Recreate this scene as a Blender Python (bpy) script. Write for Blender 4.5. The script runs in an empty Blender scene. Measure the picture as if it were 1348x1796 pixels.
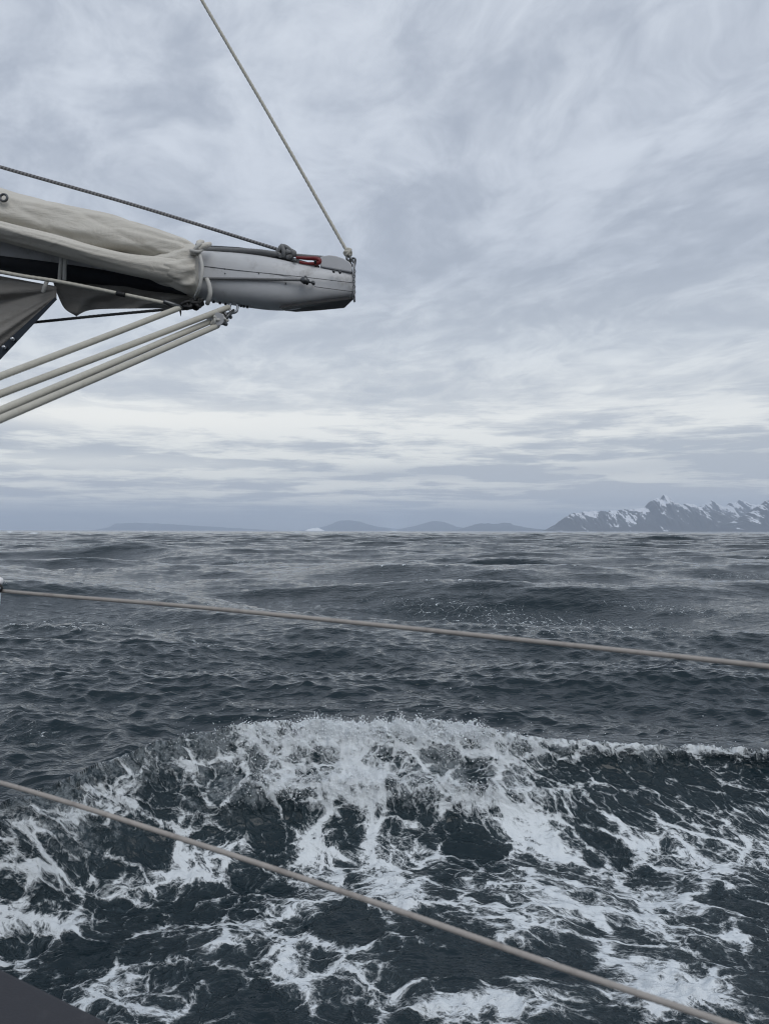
import bpy, bmesh, math, random
import numpy as np
from mathutils import Vector, Matrix

random.seed(7)
rng = np.random.default_rng(11)
scene = bpy.context.scene
COL = scene.collection

# ------------------------------------------------------------------ camera
F = 1297.0                      # focal length in photo pixels
CAM_H = 2.4
PITCH = math.atan(33.0 / F)
cam_data = bpy.data.cameras.new("camera")
cam_data.sensor_fit = 'AUTO'
cam_data.sensor_width = 36.0
cam_data.lens = 36.0 * F / 1796.0
cam_data.clip_start = 0.05
cam_data.clip_end = 120000.0
cam_data.dof.use_dof = True
cam_data.dof.focus_distance = 7.0
cam_data.dof.aperture_fstop = cam_data.lens / 3.6
cam = bpy.data.objects.new("camera", cam_data)
cam.location = (0, 0, CAM_H)
cam.rotation_euler = (math.pi / 2 + PITCH, math.radians(-0.10), 0)
COL.objects.link(cam)
scene.camera = cam
CP, SP = math.cos(PITCH), math.sin(PITCH)


def P(px, py, d):
    """A point d metres ahead of the camera, seen at a photo pixel."""
    a = (px - 674.0) / F
    b = -(py - 898.0) / F
    return Vector((d * a, d * (CP - b * SP), CAM_H + d * (SP + b * CP)))


def project(x, y, z):
    zz = z - CAM_H
    f = np.maximum(y * CP + zz * SP, 0.05)
    u = -y * SP + zz * CP
    return 674 + F * x / f, 898 - F * u / f


# ------------------------------------------------------------------ node helper
class NT:
    def __init__(self, tree):
        self.t = tree
        self.n = tree.nodes
        self.l = tree.links

    def node(self, kind, **kw):
        nd = self.n.new(kind)
        for k, v in kw.items():
            setattr(nd, k, v)
        return nd

    def put(self, sock, v):
        if v is None:
            return
        if isinstance(v, bpy.types.NodeSocket):
            self.l.new(v, sock)
        else:
            sock.default_value = v

    def math(self, op, a, b=None, c=None, clamp=False):
        nd = self.node('ShaderNodeMath', operation=op, use_clamp=clamp)
        self.put(nd.inputs[0], a)
        self.put(nd.inputs[1], b)
        if c is not None:
            self.put(nd.inputs[2], c)
        return nd.outputs[0]

    def vmath(self, op, a, b=None, scale=None):
        nd = self.node('ShaderNodeVectorMath', operation=op)
        self.put(nd.inputs[0], a)
        self.put(nd.inputs[1], b)
        if scale is not None:
            self.put(nd.inputs['Scale'], scale)
        return nd.outputs[0]

    def noise(self, vec, scale, detail=4.0, rough=0.55, lac=2.0, dist=0.0, dims='3D', col=False):
        nd = self.node('ShaderNodeTexNoise', noise_dimensions=dims)
        self.put(nd.inputs['Vector'], vec)
        nd.inputs['Scale'].default_value = scale
        nd.inputs['Detail'].default_value = detail
        nd.inputs['Roughness'].default_value = rough
        nd.inputs['Lacunarity'].default_value = lac
        nd.inputs['Distortion'].default_value = dist
        return nd.outputs['Color' if col else 'Fac']

    def voro(self, vec, scale, feature='DISTANCE_TO_EDGE', dims='2D', rand=1.0):
        nd = self.node('ShaderNodeTexVoronoi', feature=feature, voronoi_dimensions=dims)
        self.put(nd.inputs['Vector'], vec)
        nd.inputs['Scale'].default_value = scale
        nd.inputs['Randomness'].default_value = rand
        return nd.outputs['Distance']

    def smooth(self, v, lo, hi, a=0.0, b=1.0):
        nd = self.node('ShaderNodeMapRange', interpolation_type='SMOOTHSTEP')
        self.put(nd.inputs['Value'], v)
        self.put(nd.inputs['From Min'], lo)
        self.put(nd.inputs['From Max'], hi)
        self.put(nd.inputs['To Min'], a)
        self.put(nd.inputs['To Max'], b)
        return nd.outputs[0]

    def mix(self, f, a, b, blend='MIX'):
        nd = self.node('ShaderNodeMix', data_type='RGBA', blend_type=blend)
        self.put(nd.inputs[0], f)
        self.put(nd.inputs[6], a)
        self.put(nd.inputs[7], b)
        return nd.outputs[2]

    def ramp(self, f, stops, interp='LINEAR'):
        nd = self.node('ShaderNodeValToRGB')
        cr = nd.color_ramp
        cr.interpolation = interp
        while len(cr.elements) < len(stops):
            cr.elements.new(0.5)
        for e, (p, c) in zip(cr.elements, stops):
            e.position = p
            e.color = (*c, 1.0)
        self.put(nd.inputs[0], f)
        return nd.outputs[0]

    def comb(self, x, y, z):
        nd = self.node('ShaderNodeCombineXYZ')
        self.put(nd.inputs[0], x)
        self.put(nd.inputs[1], y)
        self.put(nd.inputs[2], z)
        return nd.outputs[0]

    def sep(self, v):
        nd = self.node('ShaderNodeSeparateXYZ')
        self.put(nd.inputs[0], v)
        return nd.outputs

    def attr(self, name, what='Fac'):
        return self.node('ShaderNodeAttribute', attribute_name=name).outputs[what]

    def bump(self, h, dist, strength=1.0, normal=None):
        nd = self.node('ShaderNodeBump')
        nd.inputs['Strength'].default_value = strength
        nd.inputs['Distance'].default_value = dist
        self.put(nd.inputs['Height'], h)
        self.put(nd.inputs['Normal'], normal)
        return nd.outputs[0]


# ------------------------------------------------------------------ sky, sun, exposure
SUN_EL, SUN_AZ = math.radians(42), math.radians(150)   # azimuth from +Y towards +X: behind the camera, to the right
world = bpy.data.worlds.new("World")
scene.world = world
world.use_nodes = True
w = NT(world.node_tree)
w.n.clear()
sky = w.node('ShaderNodeTexSky', sky_type='NISHITA')
sky.sun_disc = False
sky.sun_elevation = SUN_EL
sky.sun_rotation = SUN_AZ
sky.air_density = 1.2
sky.dust_density = 2.0
dirv = w.node('ShaderNodeTexCoord').outputs['Generated']
dx, dy, dz = w.sep(dirv)
zpos = w.math('MAXIMUM', dz, 0.0)
# two cloud decks, seen as planes overhead
inv_a = w.math('DIVIDE', 1.0, w.math('ADD', zpos, 0.10))
pa = w.comb(w.math('MULTIPLY', dx, inv_a), w.math('MULTIPLY', dy, inv_a), 0.0)
inv_b = w.math('DIVIDE', 1.0, w.math('ADD', zpos, 0.035))
pb = w.comb(w.math('MULTIPLY', dx, inv_b), w.math('MULTIPLY', dy, inv_b), 3.7)
ax_, ay_, az_ = w.sep(pa)
along = w.math('ADD', w.math('MULTIPLY', ax_, -0.42), w.math('MULTIPLY', ay_, 0.91))
across = w.math('ADD', w.math('MULTIPLY', ax_, 0.91), w.math('MULTIPLY', ay_, 0.42))
pr = w.comb(w.math('MULTIPLY', across, 1.35), w.math('MULTIPLY', along, 0.90), 0.0)
warp = w.vmath('SCALE', w.vmath('SUBTRACT', w.noise(pr, 0.9, 3, 0.55, col=True), (0.5, 0.5, 0.5)), scale=0.9)
prw = w.vmath('ADD', pr, warp)
n_big = w.noise(prw, 0.70, 4, 0.5)
n_mid = w.noise(prw, 2.3, 9, 0.60)
n_fine = w.noise(w.vmath('ADD', prw, (7.3, 1.1, 0)), 7.0, 7, 0.62)
hi = w.math('ADD', w.math('MULTIPLY', n_big, 0.45), w.math('ADD', w.math('MULTIPLY', n_mid, 0.70), w.math('MULTIPLY', n_fine, 0.46)))
hi = w.smooth(hi, 0.63, 1.0)                     # 0 dark base .. 1 bright
pbs = w.vmath('MULTIPLY', pb, (0.75, 1.0, 1.0))
warpb = w.vmath('SCALE', w.vmath('SUBTRACT', w.noise(pbs, 0.8, 3, 0.5, col=True), (0.5, 0.5, 0.5)), scale=0.8)
nb = w.noise(w.vmath('ADD', pbs, warpb), 0.85, 8, 0.60)
pang = w.comb(w.math('MULTIPLY', dx, 4.2), w.math('MULTIPLY', dz, 30.0), 1.3)
warpc = w.vmath('SCALE', w.vmath('SUBTRACT', w.noise(pang, 1.2, 4, 0.6, col=True), (0.5, 0.5, 0.5)), scale=0.7)
nc = w.noise(w.vmath('ADD', pang, warpc), 1.25, 8, 0.62)
nb = w.math('ADD', w.math('MULTIPLY', nb, 0.45), w.math('MULTIPLY', nc, 0.55))
lo = w.smooth(nb, 0.435, 0.56)
dark = w.ramp(zpos, [(0.0, (.52, .575, .66)), (.022, (.50, .555, .635)), (.05, (.50, .54, .60)), (.10, (.48, .525, .585)), (.16, (.53, .575, .635)),
                     (.24, (.48, .53, .605)), (.33, (.385, .435, .52)), (.45, (.385, .435, .525)), (.60, (.395, .445, .535)), (1.0, (.41, .46, .55))])
light = w.ramp(zpos, [(0.0, (.56, .615, .69)), (.022, (.62, .665, .72)), (.045, (.88, .90, .88)), (.08, (.86, .88, .86)), (.15, (.88, .90, .89)),
                      (.24, (.68, .73, .785)), (.33, (.54, .595, .685)), (.45, (.60, .655, .745)), (.60, (.645, .70, .785)), (1.0, (.65, .70, .78))])
blend_el = w.smooth(zpos, 0.12, 0.24)
cov = w.node('ShaderNodeMix', data_type='FLOAT')
w.put(cov.inputs[0], blend_el)
w.put(cov.inputs[2], lo)
w.put(cov.inputs[3], hi)
def patch(cx, cz, rx, rz):                 # a break or a bank in the cloud, by direction
    u = w.math('DIVIDE', w.math('SUBTRACT', w.math('DIVIDE', dx, w.math('MAXIMUM', dy, 0.05)), cx), rx)
    v = w.math('DIVIDE', w.math('SUBTRACT', dz, cz), rz)
    r2_ = w.math('ADD', w.math('MULTIPLY', u, u), w.math('MULTIPLY', v, v))
    return w.math('MULTIPLY', w.math('EXPONENT', w.math('MULTIPLY', r2_, -1.0)), w.math('GREATER_THAN', dy, 0.05))
rag = w.math('ADD', 0.4, w.math('MULTIPLY', nc, 1.2))
gap1 = w.math('MULTIPLY', patch(-0.36, 0.143, 0.30, 0.017), rag)
gap2 = w.math('MULTIPLY', patch(-0.40, 0.085, 0.22, 0.012), rag)
bank1 = w.math('MULTIPLY', patch(0.50, 0.092, 0.16, 0.016), rag)
bank2 = w.math('MULTIPLY', patch(0.12, 0.078, 0.26, 0.010), rag)
bank3 = w.math('MULTIPLY', patch(0.34, 0.050, 0.24, 0.012), rag)
cv_ = w.math('ADD', cov.outputs[0], w.math('MULTIPLY', w.math('ADD', gap1, gap2), 0.9))
cv_ = w.math('SUBTRACT', cv_, w.math('MULTIPLY', w.math('ADD', bank1, w.math('ADD', bank2, bank3)), 0.75), clamp=True)
cloud = w.mix(cv_, dark, light)
cloud = w.mix(w.math('MULTIPLY', gap1, 0.55, clamp=True), cloud, (.99, .985, .94, 1))
SKY_K = 0.10
cloud_s = w.vmath('MULTIPLY', cloud, (1.095 / SKY_K, 1.09 / SKY_K, 1.08 / SKY_K))
full = w.mix(0.97, sky.outputs[0], cloud_s)
below = w.smooth(dz, -0.02, 0.0)
full = w.mix(below, (0.55, 0.65, 0.75, 1), full)
bg = w.node('ShaderNodeBackground')
bg.inputs['Strength'].default_value = SKY_K
w.put(bg.inputs['Color'], full)
w.l.new(bg.outputs[0], w.node('ShaderNodeOutputWorld').inputs['Surface'])

sun_data = bpy.data.lights.new("sun", 'SUN')
sun_data.energy = 1.2
sun_data.angle = math.radians(40)
sun_data.color = (1.0, 0.97, 0.93)
sun = bpy.data.objects.new("sun", sun_data)
sd = Vector((math.sin(SUN_AZ) * math.cos(SUN_EL), math.cos(SUN_AZ) * math.cos(SUN_EL), math.sin(SUN_EL)))
sun.rotation_euler = sd.to_track_quat('Z', 'Y').to_euler()
COL.objects.link(sun)

vs = scene.view_settings
vs.view_transform = 'Standard'
vs.look = 'None'
vs.exposure = 0.0
vs.gamma = 1.0
vs.use_curve_mapping = False
scene.cycles.volume_bounces = 2
scene.cycles.max_bounces = 8
scene.cycles.use_denoising = True
scene.cycles.filter_width = 0.95


# ------------------------------------------------------------------ object helpers
def tag(o, label=None, cat=None, group=None, kind=None):
    if label: o["label"] = label
    if cat: o["category"] = cat
    if group: o["group"] = group
    if kind: o["kind"] = kind
    return o


def empty(name, loc):
    o = bpy.data.objects.new(name, None)
    o.empty_display_size = 0.1
    o.location = loc
    COL.objects.link(o)
    return o


def mesh_obj(name, verts, faces, mat, parent=None, smooth=True):
    me = bpy.data.meshes.new(name)
    org = Vector((0, 0, 0))
    if parent is not None:
        q = parent
        while q is not None:
            org = org + q.location
            q = q.parent
    me.from_pydata([tuple(Vector(v) - org) for v in verts], [], faces)
    me.materials.append(mat)
    if smooth:
        me.polygons.foreach_set("use_smooth", [True] * len(me.polygons))
    me.update()
    o = bpy.data.objects.new(name, me)
    COL.objects.link(o)
    if parent is not None:
        o.parent = parent
    return o


def fix_normals(o):
    bm = bmesh.new()
    bm.from_mesh(o.data)
    bmesh.ops.recalc_face_normals(bm, faces=bm.faces)
    bm.to_mesh(o.data)
    bm.free()
    return o


def catmull(pts, n):
    """n samples along a Catmull-Rom curve through the points."""
    pts = [Vector(p) for p in pts]
    if len(pts) == 2:
        return [pts[0].lerp(pts[1], i / (n - 1)) for i in range(n)]
    ext = [pts[0] * 2 - pts[1]] + pts + [pts[-1] * 2 - pts[-2]]
    L = [0.0]
    for a, b in zip(pts, pts[1:]):
        L.append(L[-1] + max((b - a).length, 1e-6))
    out = []
    for i in range(n):
        s = L[-1] * i / (n - 1)
        k = 0
        while k < len(pts) - 2 and s > L[k + 1]:
            k += 1
        t = (s - L[k]) / (L[k + 1] - L[k])
        p0, p1, p2, p3 = ext[k], ext[k + 1], ext[k + 2], ext[k + 3]
        out.append(0.5 * ((2 * p1) + (p2 - p0) * t + (2 * p0 - 5 * p1 + 4 * p2 - p3) * t * t + (3 * p1 - p0 - 3 * p2 + p3) * t ** 3))
    return out


def on(pts, a=0.0, b=0.0):
    """carry a line on past its first and last points by a and b metres"""
    pts = [Vector(p) for p in pts]
    if a:
        pts = [pts[0] + (pts[0] - pts[1]).normalized() * a] + pts
    if b:
        pts = pts + [pts[-1] + (pts[-1] - pts[-2]).normalized() * b]
    return pts


def tube_geo(pts, r, sides=10, strands=0, pitch=0.05, depth=0.12, closed_caps=True, sub=None, wob=0.0):
    if sub:
        pts = catmull(pts, sub)
    pts = [Vector(p) for p in pts]
    n = len(pts)
    if isinstance(r, (list, tuple)) and len(r) != n:
        r = list(np.interp(np.linspace(0, 1, n), np.linspace(0, 1, len(r)), r))
    verts, faces = [], []
    tan = [(pts[min(i + 1, n - 1)] - pts[max(i - 1, 0)]).normalized() for i in range(n)]
    ref = Vector((0, 0, 1)) if abs(tan[0].z) < 0.9 else Vector((1, 0, 0))
    nrm = (ref - tan[0] * ref.dot(tan[0])).normalized()
    s = 0.0
    for i in range(n):
        if i:
            s += (pts[i] - pts[i - 1]).length
            nrm = (nrm - tan[i] * nrm.dot(tan[i])).normalized()
        bi = tan[i].cross(nrm)
        ri = r[i] if isinstance(r, (list, tuple)) else r
        for k in range(sides):
            th = 2 * math.pi * k / sides
            q = ri
            if strands:
                q = ri * (1 - depth + depth * 1.4 * abs(math.sin(0.5 * strands * (th - 2 * math.pi * s / pitch))))
            if wob:
                q *= 1 + wob * math.sin(31 * s + 3 * th)
            verts.append(pts[i] + nrm * (q * math.cos(th)) + bi * (q * math.sin(th)))
    for i in range(n - 1):
        for k in range(sides):
            a, b = i * sides + k, i * sides + (k + 1) % sides
            faces.append((a, b, b + sides, a + sides))
    if closed_caps:
        faces.append(tuple(range(sides))[::-1])
        faces.append(tuple(range((n - 1) * sides, n * sides)))
    return verts, faces


def tube(name, pts, r, mat, parent=None, **kw):
    v, f = tube_geo(pts, r, **kw)
    return mesh_obj(name, v, f, mat, parent)


def join_geo(parts):
    V, Fc = [], []
    for v, f in parts:
        o = len(V)
        V += list(v)
        Fc += [tuple(i + o for i in q) for q in f]
    return V, Fc


def box_geo(center, axes, half):
    c = Vector(center)
    ax = [Vector(a).normalized() for a in axes]
    v = []
    for sx in (-1, 1):
        for sy in (-1, 1):
            for sz in (-1, 1):
                v.append(c + ax[0] * sx * half[0] + ax[1] * sy * half[1] + ax[2] * sz * half[2])
    f = [(0, 1, 3, 2), (4, 6, 7, 5), (0, 4, 5, 1), (2, 3, 7, 6), (0, 2, 6, 4), (1, 5, 7, 3)]
    return v, f


def prism_geo(px_pts, d0, d1):
    """outline in photo pixels at depth d0..d1 (real thickness along the view)."""
    n = len(px_pts)
    dm = 0.5 * (d0 + d1)
    off = P(674, 898, d1) - P(674, 898, d0)
    base = [P(x, y, dm) - off * 0.5 for x, y in px_pts]
    v = base + [p + off for p in base]
    f = [tuple(range(n)), tuple(range(n, 2 * n))[::-1]]
    for i in range(n):
        j = (i + 1) % n
        f.append((i, i + n, j + n, j))
    return v, f


def bevel(o, wd, seg=2):
    bm = bmesh.new()
    bm.from_mesh(o.data)
    bmesh.ops.recalc_face_normals(bm, faces=bm.faces)
    es = [e for e in bm.edges if len(e.link_faces) == 2 and e.calc_face_angle(0) > 0.5]
    bmesh.ops.bevel(bm, geom=es, offset=wd, segments=seg, affect='EDGES', clamp_overlap=True, profile=0.5)
    bm.to_mesh(o.data)
    bm.free()
    o.data.polygons.foreach_set("use_smooth", [False] * len(o.data.polygons))
    return o


# ------------------------------------------------------------------ numpy noise
def make_perm(seed):
    r = np.random.default_rng(seed)
    p = r.permutation(256)
    ang = r.random(256) * 2 * np.pi
    return np.concatenate([p, p]), np.cos(ang).astype(np.float32), np.sin(ang).astype(np.float32)


_PERM = make_perm(5)


def perlin(x, y):
    pm, gx, gy = _PERM
    x = np.asarray(x, dtype=np.float64)
    y = np.asarray(y, dtype=np.float64)
    xi, yi = np.floor(x).astype(np.int64), np.floor(y).astype(np.int64)
    xf, yf = (x - xi).astype(np.float32), (y - yi).astype(np.float32)
    xi &= 255
    yi &= 255
    u = xf * xf * xf * (xf * (xf * 6 - 15) + 10)
    v = yf * yf * yf * (yf * (yf * 6 - 15) + 10)

    def g(ix, iy, fx, fy):
        h = pm[pm[ix & 255] + (iy & 255)]
        return gx[h] * fx + gy[h] * fy
    a = g(xi, yi, xf, yf)
    b = g(xi + 1, yi, xf - 1, yf)
    c = g(xi, yi + 1, xf, yf - 1)
    d = g(xi + 1, yi + 1, xf - 1, yf - 1)
    return (a + u * (b - a) + v * ((c + u * (d - c)) - (a + u * (b - a)))) * 1.5


def fbm(x, y, octv=4, gain=0.5, ridged=False):
    s, a, f = 0.0, 1.0, 1.0
    tot = 0.0
    for i in range(octv):
        n = perlin(x * f + 17.3 * i, y * f - 9.1 * i)
        if ridged:
            n = 1 - 2 * np.abs(n)
        s = s + a * n
        tot += a
        a *= gain
        f *= 2.03
    return s / tot


def sstep(v, lo, hi):
    t = np.clip((v - lo) / (hi - lo), 0, 1)
    return t * t * (3 - 2 * t)


# ------------------------------------------------------------------ sea
cp = [(-420, 1560, 4.1), (-200, 1500, 4.45), (0, 1425, 4.9), (60, 1402, 5.0), (120, 1375, 5.2), (200, 1343, 5.55), (300, 1308, 5.9), (400, 1288, 6.2), (470, 1279, 6.35), (560, 1277, 6.45),
      (650, 1278, 6.5), (760, 1276, 6.55), (830, 1284, 6.55), (900, 1300, 6.55), (1000, 1304, 6.6), (1100, 1311, 6.6), (1200, 1318, 6.6), (1348, 1322, 6.6), (1600, 1322, 6.6), (2000, 1320, 6.6)]
cpts = [P(a, b, c) for a, b, c in cp]
CX = np.array([p.x for p in cpts])
CY = np.array([p.y for p in cpts])
CZ = np.array([p.z for p in cpts])


def crest(x):
    return np.interp(x, CX, CY), np.interp(x, CX, CZ)


# directional wave components
comps = []
octs = [(46, 22, .050), (22, 11, .078), (11, 5.5, .095), (5.5, 2.5, .082), (2.5, 1.25, .072), (1.25, .62, .088), (.62, .31, .145), (.31, .15, .175)]
for oi, (l1, l0, s) in enumerate(octs):
    N = 24 if oi < 5 else 44
    for i in range(N):
        lam = l0 * (l1 / l0) ** rng.random()
        k = 2 * math.pi / lam
        spread = (0.36 + 0.04 * oi) if oi < 5 else 0.75
        th = math.radians(-98) + rng.normal() * spread
        comps.append((lam, k * math.cos(th), k * math.sin(th), s * math.sqrt(2 / N) / k, rng.random() * 2 * math.pi, math.cos(th), math.sin(th)))
comps.sort(key=lambda c: -c[0])

y1 = np.arange(-2.6, 3.3, 0.10)
y2 = np.arange(3.3, 9.2, 0.0145)
ys = [9.2]
while ys[-1] < 56000:
    y = ys[-1]
    ys.append(y + (min(max(y * y / (CAM_H * 739) * 0.55, 0.0145), 0.36) if y < 170 else min(0.36 * (y / 170) ** 2.2, .05 * y)))
yr = np.concatenate([y1, y2, np.array(ys)])
t_in = np.linspace(-0.60, 0.60, 781)
t_out = 0.60 + (1.6 - 0.60) * np.linspace(0, 1, 61)[1:] ** 1.6
tc = np.concatenate([-t_out[::-1], t_in, t_out])
NR, NC = len(yr), len(tc)
APEX = 3.0
X = np.outer(yr + APEX, tc)
Y = np.repeat(yr[:, None], NC, axis=1)
Z = np.zeros_like(X)
DX = np.zeros_like(X)
DY = np.zeros_like(X)
CV = np.zeros_like(X)
ddy = np.gradient(yr)
ddx = (yr + APEX) * (1.2 / 780)


def wave_rows(i0, i1):
    xs = X[i0:i1].astype(np.float32)
    yy = Y[i0:i1].astype(np.float32)
    ym = yr[(i0 + i1) // 2]
    sp = max(min(ddy[(i0 + i1) // 2], ddx[(i0 + i1) // 2] * 3), ddx[(i0 + i1) // 2])
    gust = np.clip(1 + 1.1 * fbm(xs / 7.0, yy / 10.0 + 60, 3), .35, 1.8).astype(np.float32)
    z = np.zeros_like(xs); a1 = np.zeros_like(xs); a2 = np.zeros_like(xs); cv = np.zeros_like(xs)
    for lam, kx, ky, A, ph, c, s in comps:
        att = min(max((lam / sp - 1.7) / 1.6, 0.0), 1.0)
        if att <= 0:
            break
        if lam > 3.0:
            att *= float(sstep(np.array(ym), 5.0, 5.0 + min(lam, 20) * 1.5)) * 0.92 + 0.08
        p = kx * xs + ky * yy + ph
        sn, cs = np.sin(p), np.cos(p)
        if lam < 2.6:
            sn *= gust; cs *= gust
        z += (A * att) * cs
        q = A * att * 0.8
        a1 -= (q * c) * sn
        a2 -= (q * s) * sn
        cv += (math.hypot(kx, ky) * A * att) * cs
    Z[i0:i1] = z; DX[i0:i1] = a1; DY[i0:i1] = a2; CV[i0:i1] = cv


from concurrent.futures import ThreadPoolExecutor
blocks = [(i, min(i + 12, NR)) for i in range(0, NR, 12)]
with ThreadPoolExecutor(4) as ex:
    list(ex.map(lambda b: wave_rows(*b), blocks))

# bow wave along the crest line
near = yr < 14.0
ni = int(near.sum())
x_, y_ = X[:ni], Y[:ni]
yc, zc = crest(x_)
wob = 0.10 * fbm(x_ * 0.9, y_ * 0 + 3.1, 3)
yc = yc + wob
s_ = y_ - yc
ZT = -0.14
LF = 1.15
qf = np.clip(np.logaddexp(0, -s_ / 0.035) * 0.035 / LF, 0, 1.0)
front = ZT + (zc - ZT) * (1 - qf) ** 1.75
back = zc * np.exp(-(np.maximum(s_, 0) / 1.25) ** 1.6)
bow = np.where(s_ < 0, front, back)
calm = sstep(s_, -0.25, 1.5)                       # ambient waves stay whole behind the crest
Z[:ni] = Z[:ni] * (0.30 + 0.70 * calm) + bow
DX[:ni] *= 0.4 + 0.6 * calm
DY[:ni] *= 0.4 + 0.6 * calm
inside = 1 - sstep(s_, -0.02, 0.10)                # 1 on the camera's side of the crest
tt = np.maximum(-s_, 0)
# churned water in the trough
churn = inside * sstep(tt, 0.3, 1.0)
Z[:ni] += churn * (0.085 * fbm(x_ * 0.85 + 4, y_ * 1.1, 3) + 0.03 * fbm(x_ * 2.6, y_ * 2.6 + 8, 3, ridged=True))
# a second, lower ledge of broken water on the face
ledge_c = 0.42 + 0.07 * fbm(x_ * 0.8 + 20, y_ * 0, 2)
ledge_x = np.exp(-((x_ - 0.05) / 1.5) ** 4)
ledge = np.exp(-((tt - ledge_c) / 0.11) ** 2) * ledge_x * inside
Z[:ni] += 0.07 * ledge
DY[:ni] -= 0.06 * ledge

# ---- foam amounts
ppx, ppy = project(X[:ni], Y[:ni], Z[:ni])
DEN = np.zeros_like(ppx)
blobs = [  # photo px, py, radius x, radius y, amount, tilt
    (215, 1742, 120, 55, .95, 0), (120, 1628, 80, 26, .60, 0), (62, 1540, 42, 32, .75, 0), (15, 1625, 45, 30, .6, 0), (235, 1550, 95, 18, .65, -.1),
    (385, 1512, 65, 36, .7, 0), (320, 1490, 14, 60, .45, .1), (548, 1488, 36, 50, .85, .1), (655, 1430, 18, 75, .6, .35), (420, 1652, 62, 28, .75, .1), (505, 1700, 34, 75, .75, .25),
    (640, 1712, 85, 48, .95, 0), (485, 1600, 70, 24, .6, -.15), (690, 1530, 50, 60, .7, .25), (745, 1578, 110, 34, .75, .1), (870, 1540, 60, 40, .5, .35),
    (1000, 1590, 110, 30, .85, .15), (1060, 1560, 110, 30, .6, .2), (910, 1625, 100, 26, .6, .1), (960, 1475, 50, 24, .55, .5), (1130, 1500, 70, 24, .6, .45), (1255, 1525, 80, 26, .6, .45),
    (1155, 1745, 100, 55, 1.0, .2), (905, 1755, 110, 36, .9, 0), (780, 1775, 90, 30, .9, 0), (1290, 1650, 90, 16, .6, .25), (1270, 1740, 70, 40, .7, .2), (870, 1450, 60, 22, .5, .5),
    (1180, 1640, 80, 20, .55, .25), (1120, 1690, 70, 22, .55, .2), (1020, 1680, 60, 18, .4, .3), (300, 1640, 60, 14, .4, .05), (30, 1690, 40, 12, .4, 0), (1330, 1490, 60, 30, .4, .4), (760, 1500, 60, 20, .4, .5),
    (540, 1650, 80, 12, .3, .1), (580, 1560, 90, 20, .35, -.1), (330, 1580, 60, 10, .3, .1), (1240, 1600, 100, 22, .5, .3),
    (150, 1690, 90, 28, -.5, 0), (330, 1600, 60, 22, -.3, 0), (610, 1628, 75, 28, -.6, 0), (450, 1765, 40, 35, -.6, 0), (865, 1600, 40, 26, -.3, .3), (760, 1685, 70, 30, -.5, 0),
    (845, 1712, 50, 28, -.4, .2), (1000, 1705, 60, 24, -.3, .2), (1310, 1600, 50, 20, -.3, .3), (240, 1480, 90, 34, -.5, 0), (820, 1495, 60, 26, -.5, .3), (480, 1450, 60, 26, -.4, 0), (1040, 1460, 60, 20, -.4, .5), (1230, 1390, 130, 34, -.5, 0), (720, 1400, 50, 30, -.2, 0)]
for bx, by, rx, ry, am, tl in blobs:
    u = ppx - bx
    v = ppy - by - tl * u
    DEN += am * np.exp(-((u / rx) ** 2 + (v / ry) ** 2))
DEN *= inside
lo_n = fbm(x_ * 1.3 + 31, y_ * 1.6, 4)
base = 0.205 + 0.25 * lo_n + 0.05 * sstep(ppx, 900, 1200)
# crest froth: strong in the middle, thinner towards the right, broken on the left
cpx = np.array([-300, 0, 150, 300, 420, 500, 800, 900, 960, 1150, 1348, 1700])
amt = np.interp(ppx, cpx, [.8, .85, .9, .95, 1.05, 1.15, 1.15, 1.05, 1.1, 1.1, 1.1, 1.0])
width = np.interp(ppx, cpx, [.34, .36, .36, .30, .24, .25, .26, .20, .13, .085, .065, .06])
width = width * (1 + 0.75 * fbm(x_ * 2.2 + 9, y_ * 0.4, 4))
crestf = np.exp(-(np.maximum(tt - 0.01, 0) / np.maximum(width, 0.02)) ** 2.0) * (1 - sstep(s_, 0.0, 0.10)) * amt
strk = np.interp(ppx, cpx, [.5, .5, .5, .45, .42, .42, .48, .62, .74, .80, .80, .7])
face = strk * np.exp(-((tt - 0.55) / 0.5) ** 2) * inside
AER = (0.62 * crestf + 0.6 * ledge * (0.6 + 0.6 * lo_n) + np.interp(ppx, cpx, [.28, .32, .36, .42, .5, .5, .5, .5, .40, .26, .15, .1]) * np.exp(-((tt - 0.32) / 0.30) ** 2) * inside * (0.7 + 1.2 * fbm(x_ * 1.8, y_ * 1.8 + 50, 4)))
AER += 0.38 * np.clip(DEN, 0, 1.2) * inside
FO = np.clip((base + face * 0.40) * inside * sstep(tt, 0.02, 0.2) + DEN * 0.66 + 0.46 * crestf * np.clip(amt, 0.3, 1.1) * (0.85 + 0.7 * fbm(x_ * 2.4 + 70, tt * 3.0 + 1, 3)) + 0.30 * ledge + np.interp(ppx, [380, 470, 840, 930, 1050], [0, .40, .36, .22, .30]) * np.exp(-(tt / np.interp(ppx, [850, 1050], [.13, .055])) ** 2) * (1 - sstep(s_, 0.0, 0.10)) + 0.30 * np.exp(-((ppx - 600 - 0.35 * (ppy - 1330)) / 34) ** 2) * np.exp(-((tt - .25) / .3) ** 2) * inside, 0, 1.0)
FOAM = np.zeros_like(X)
AERO = np.zeros_like(X)
FOAM[:ni] = FO
AERO[:ni] = np.clip(AER, 0, 1)
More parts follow.
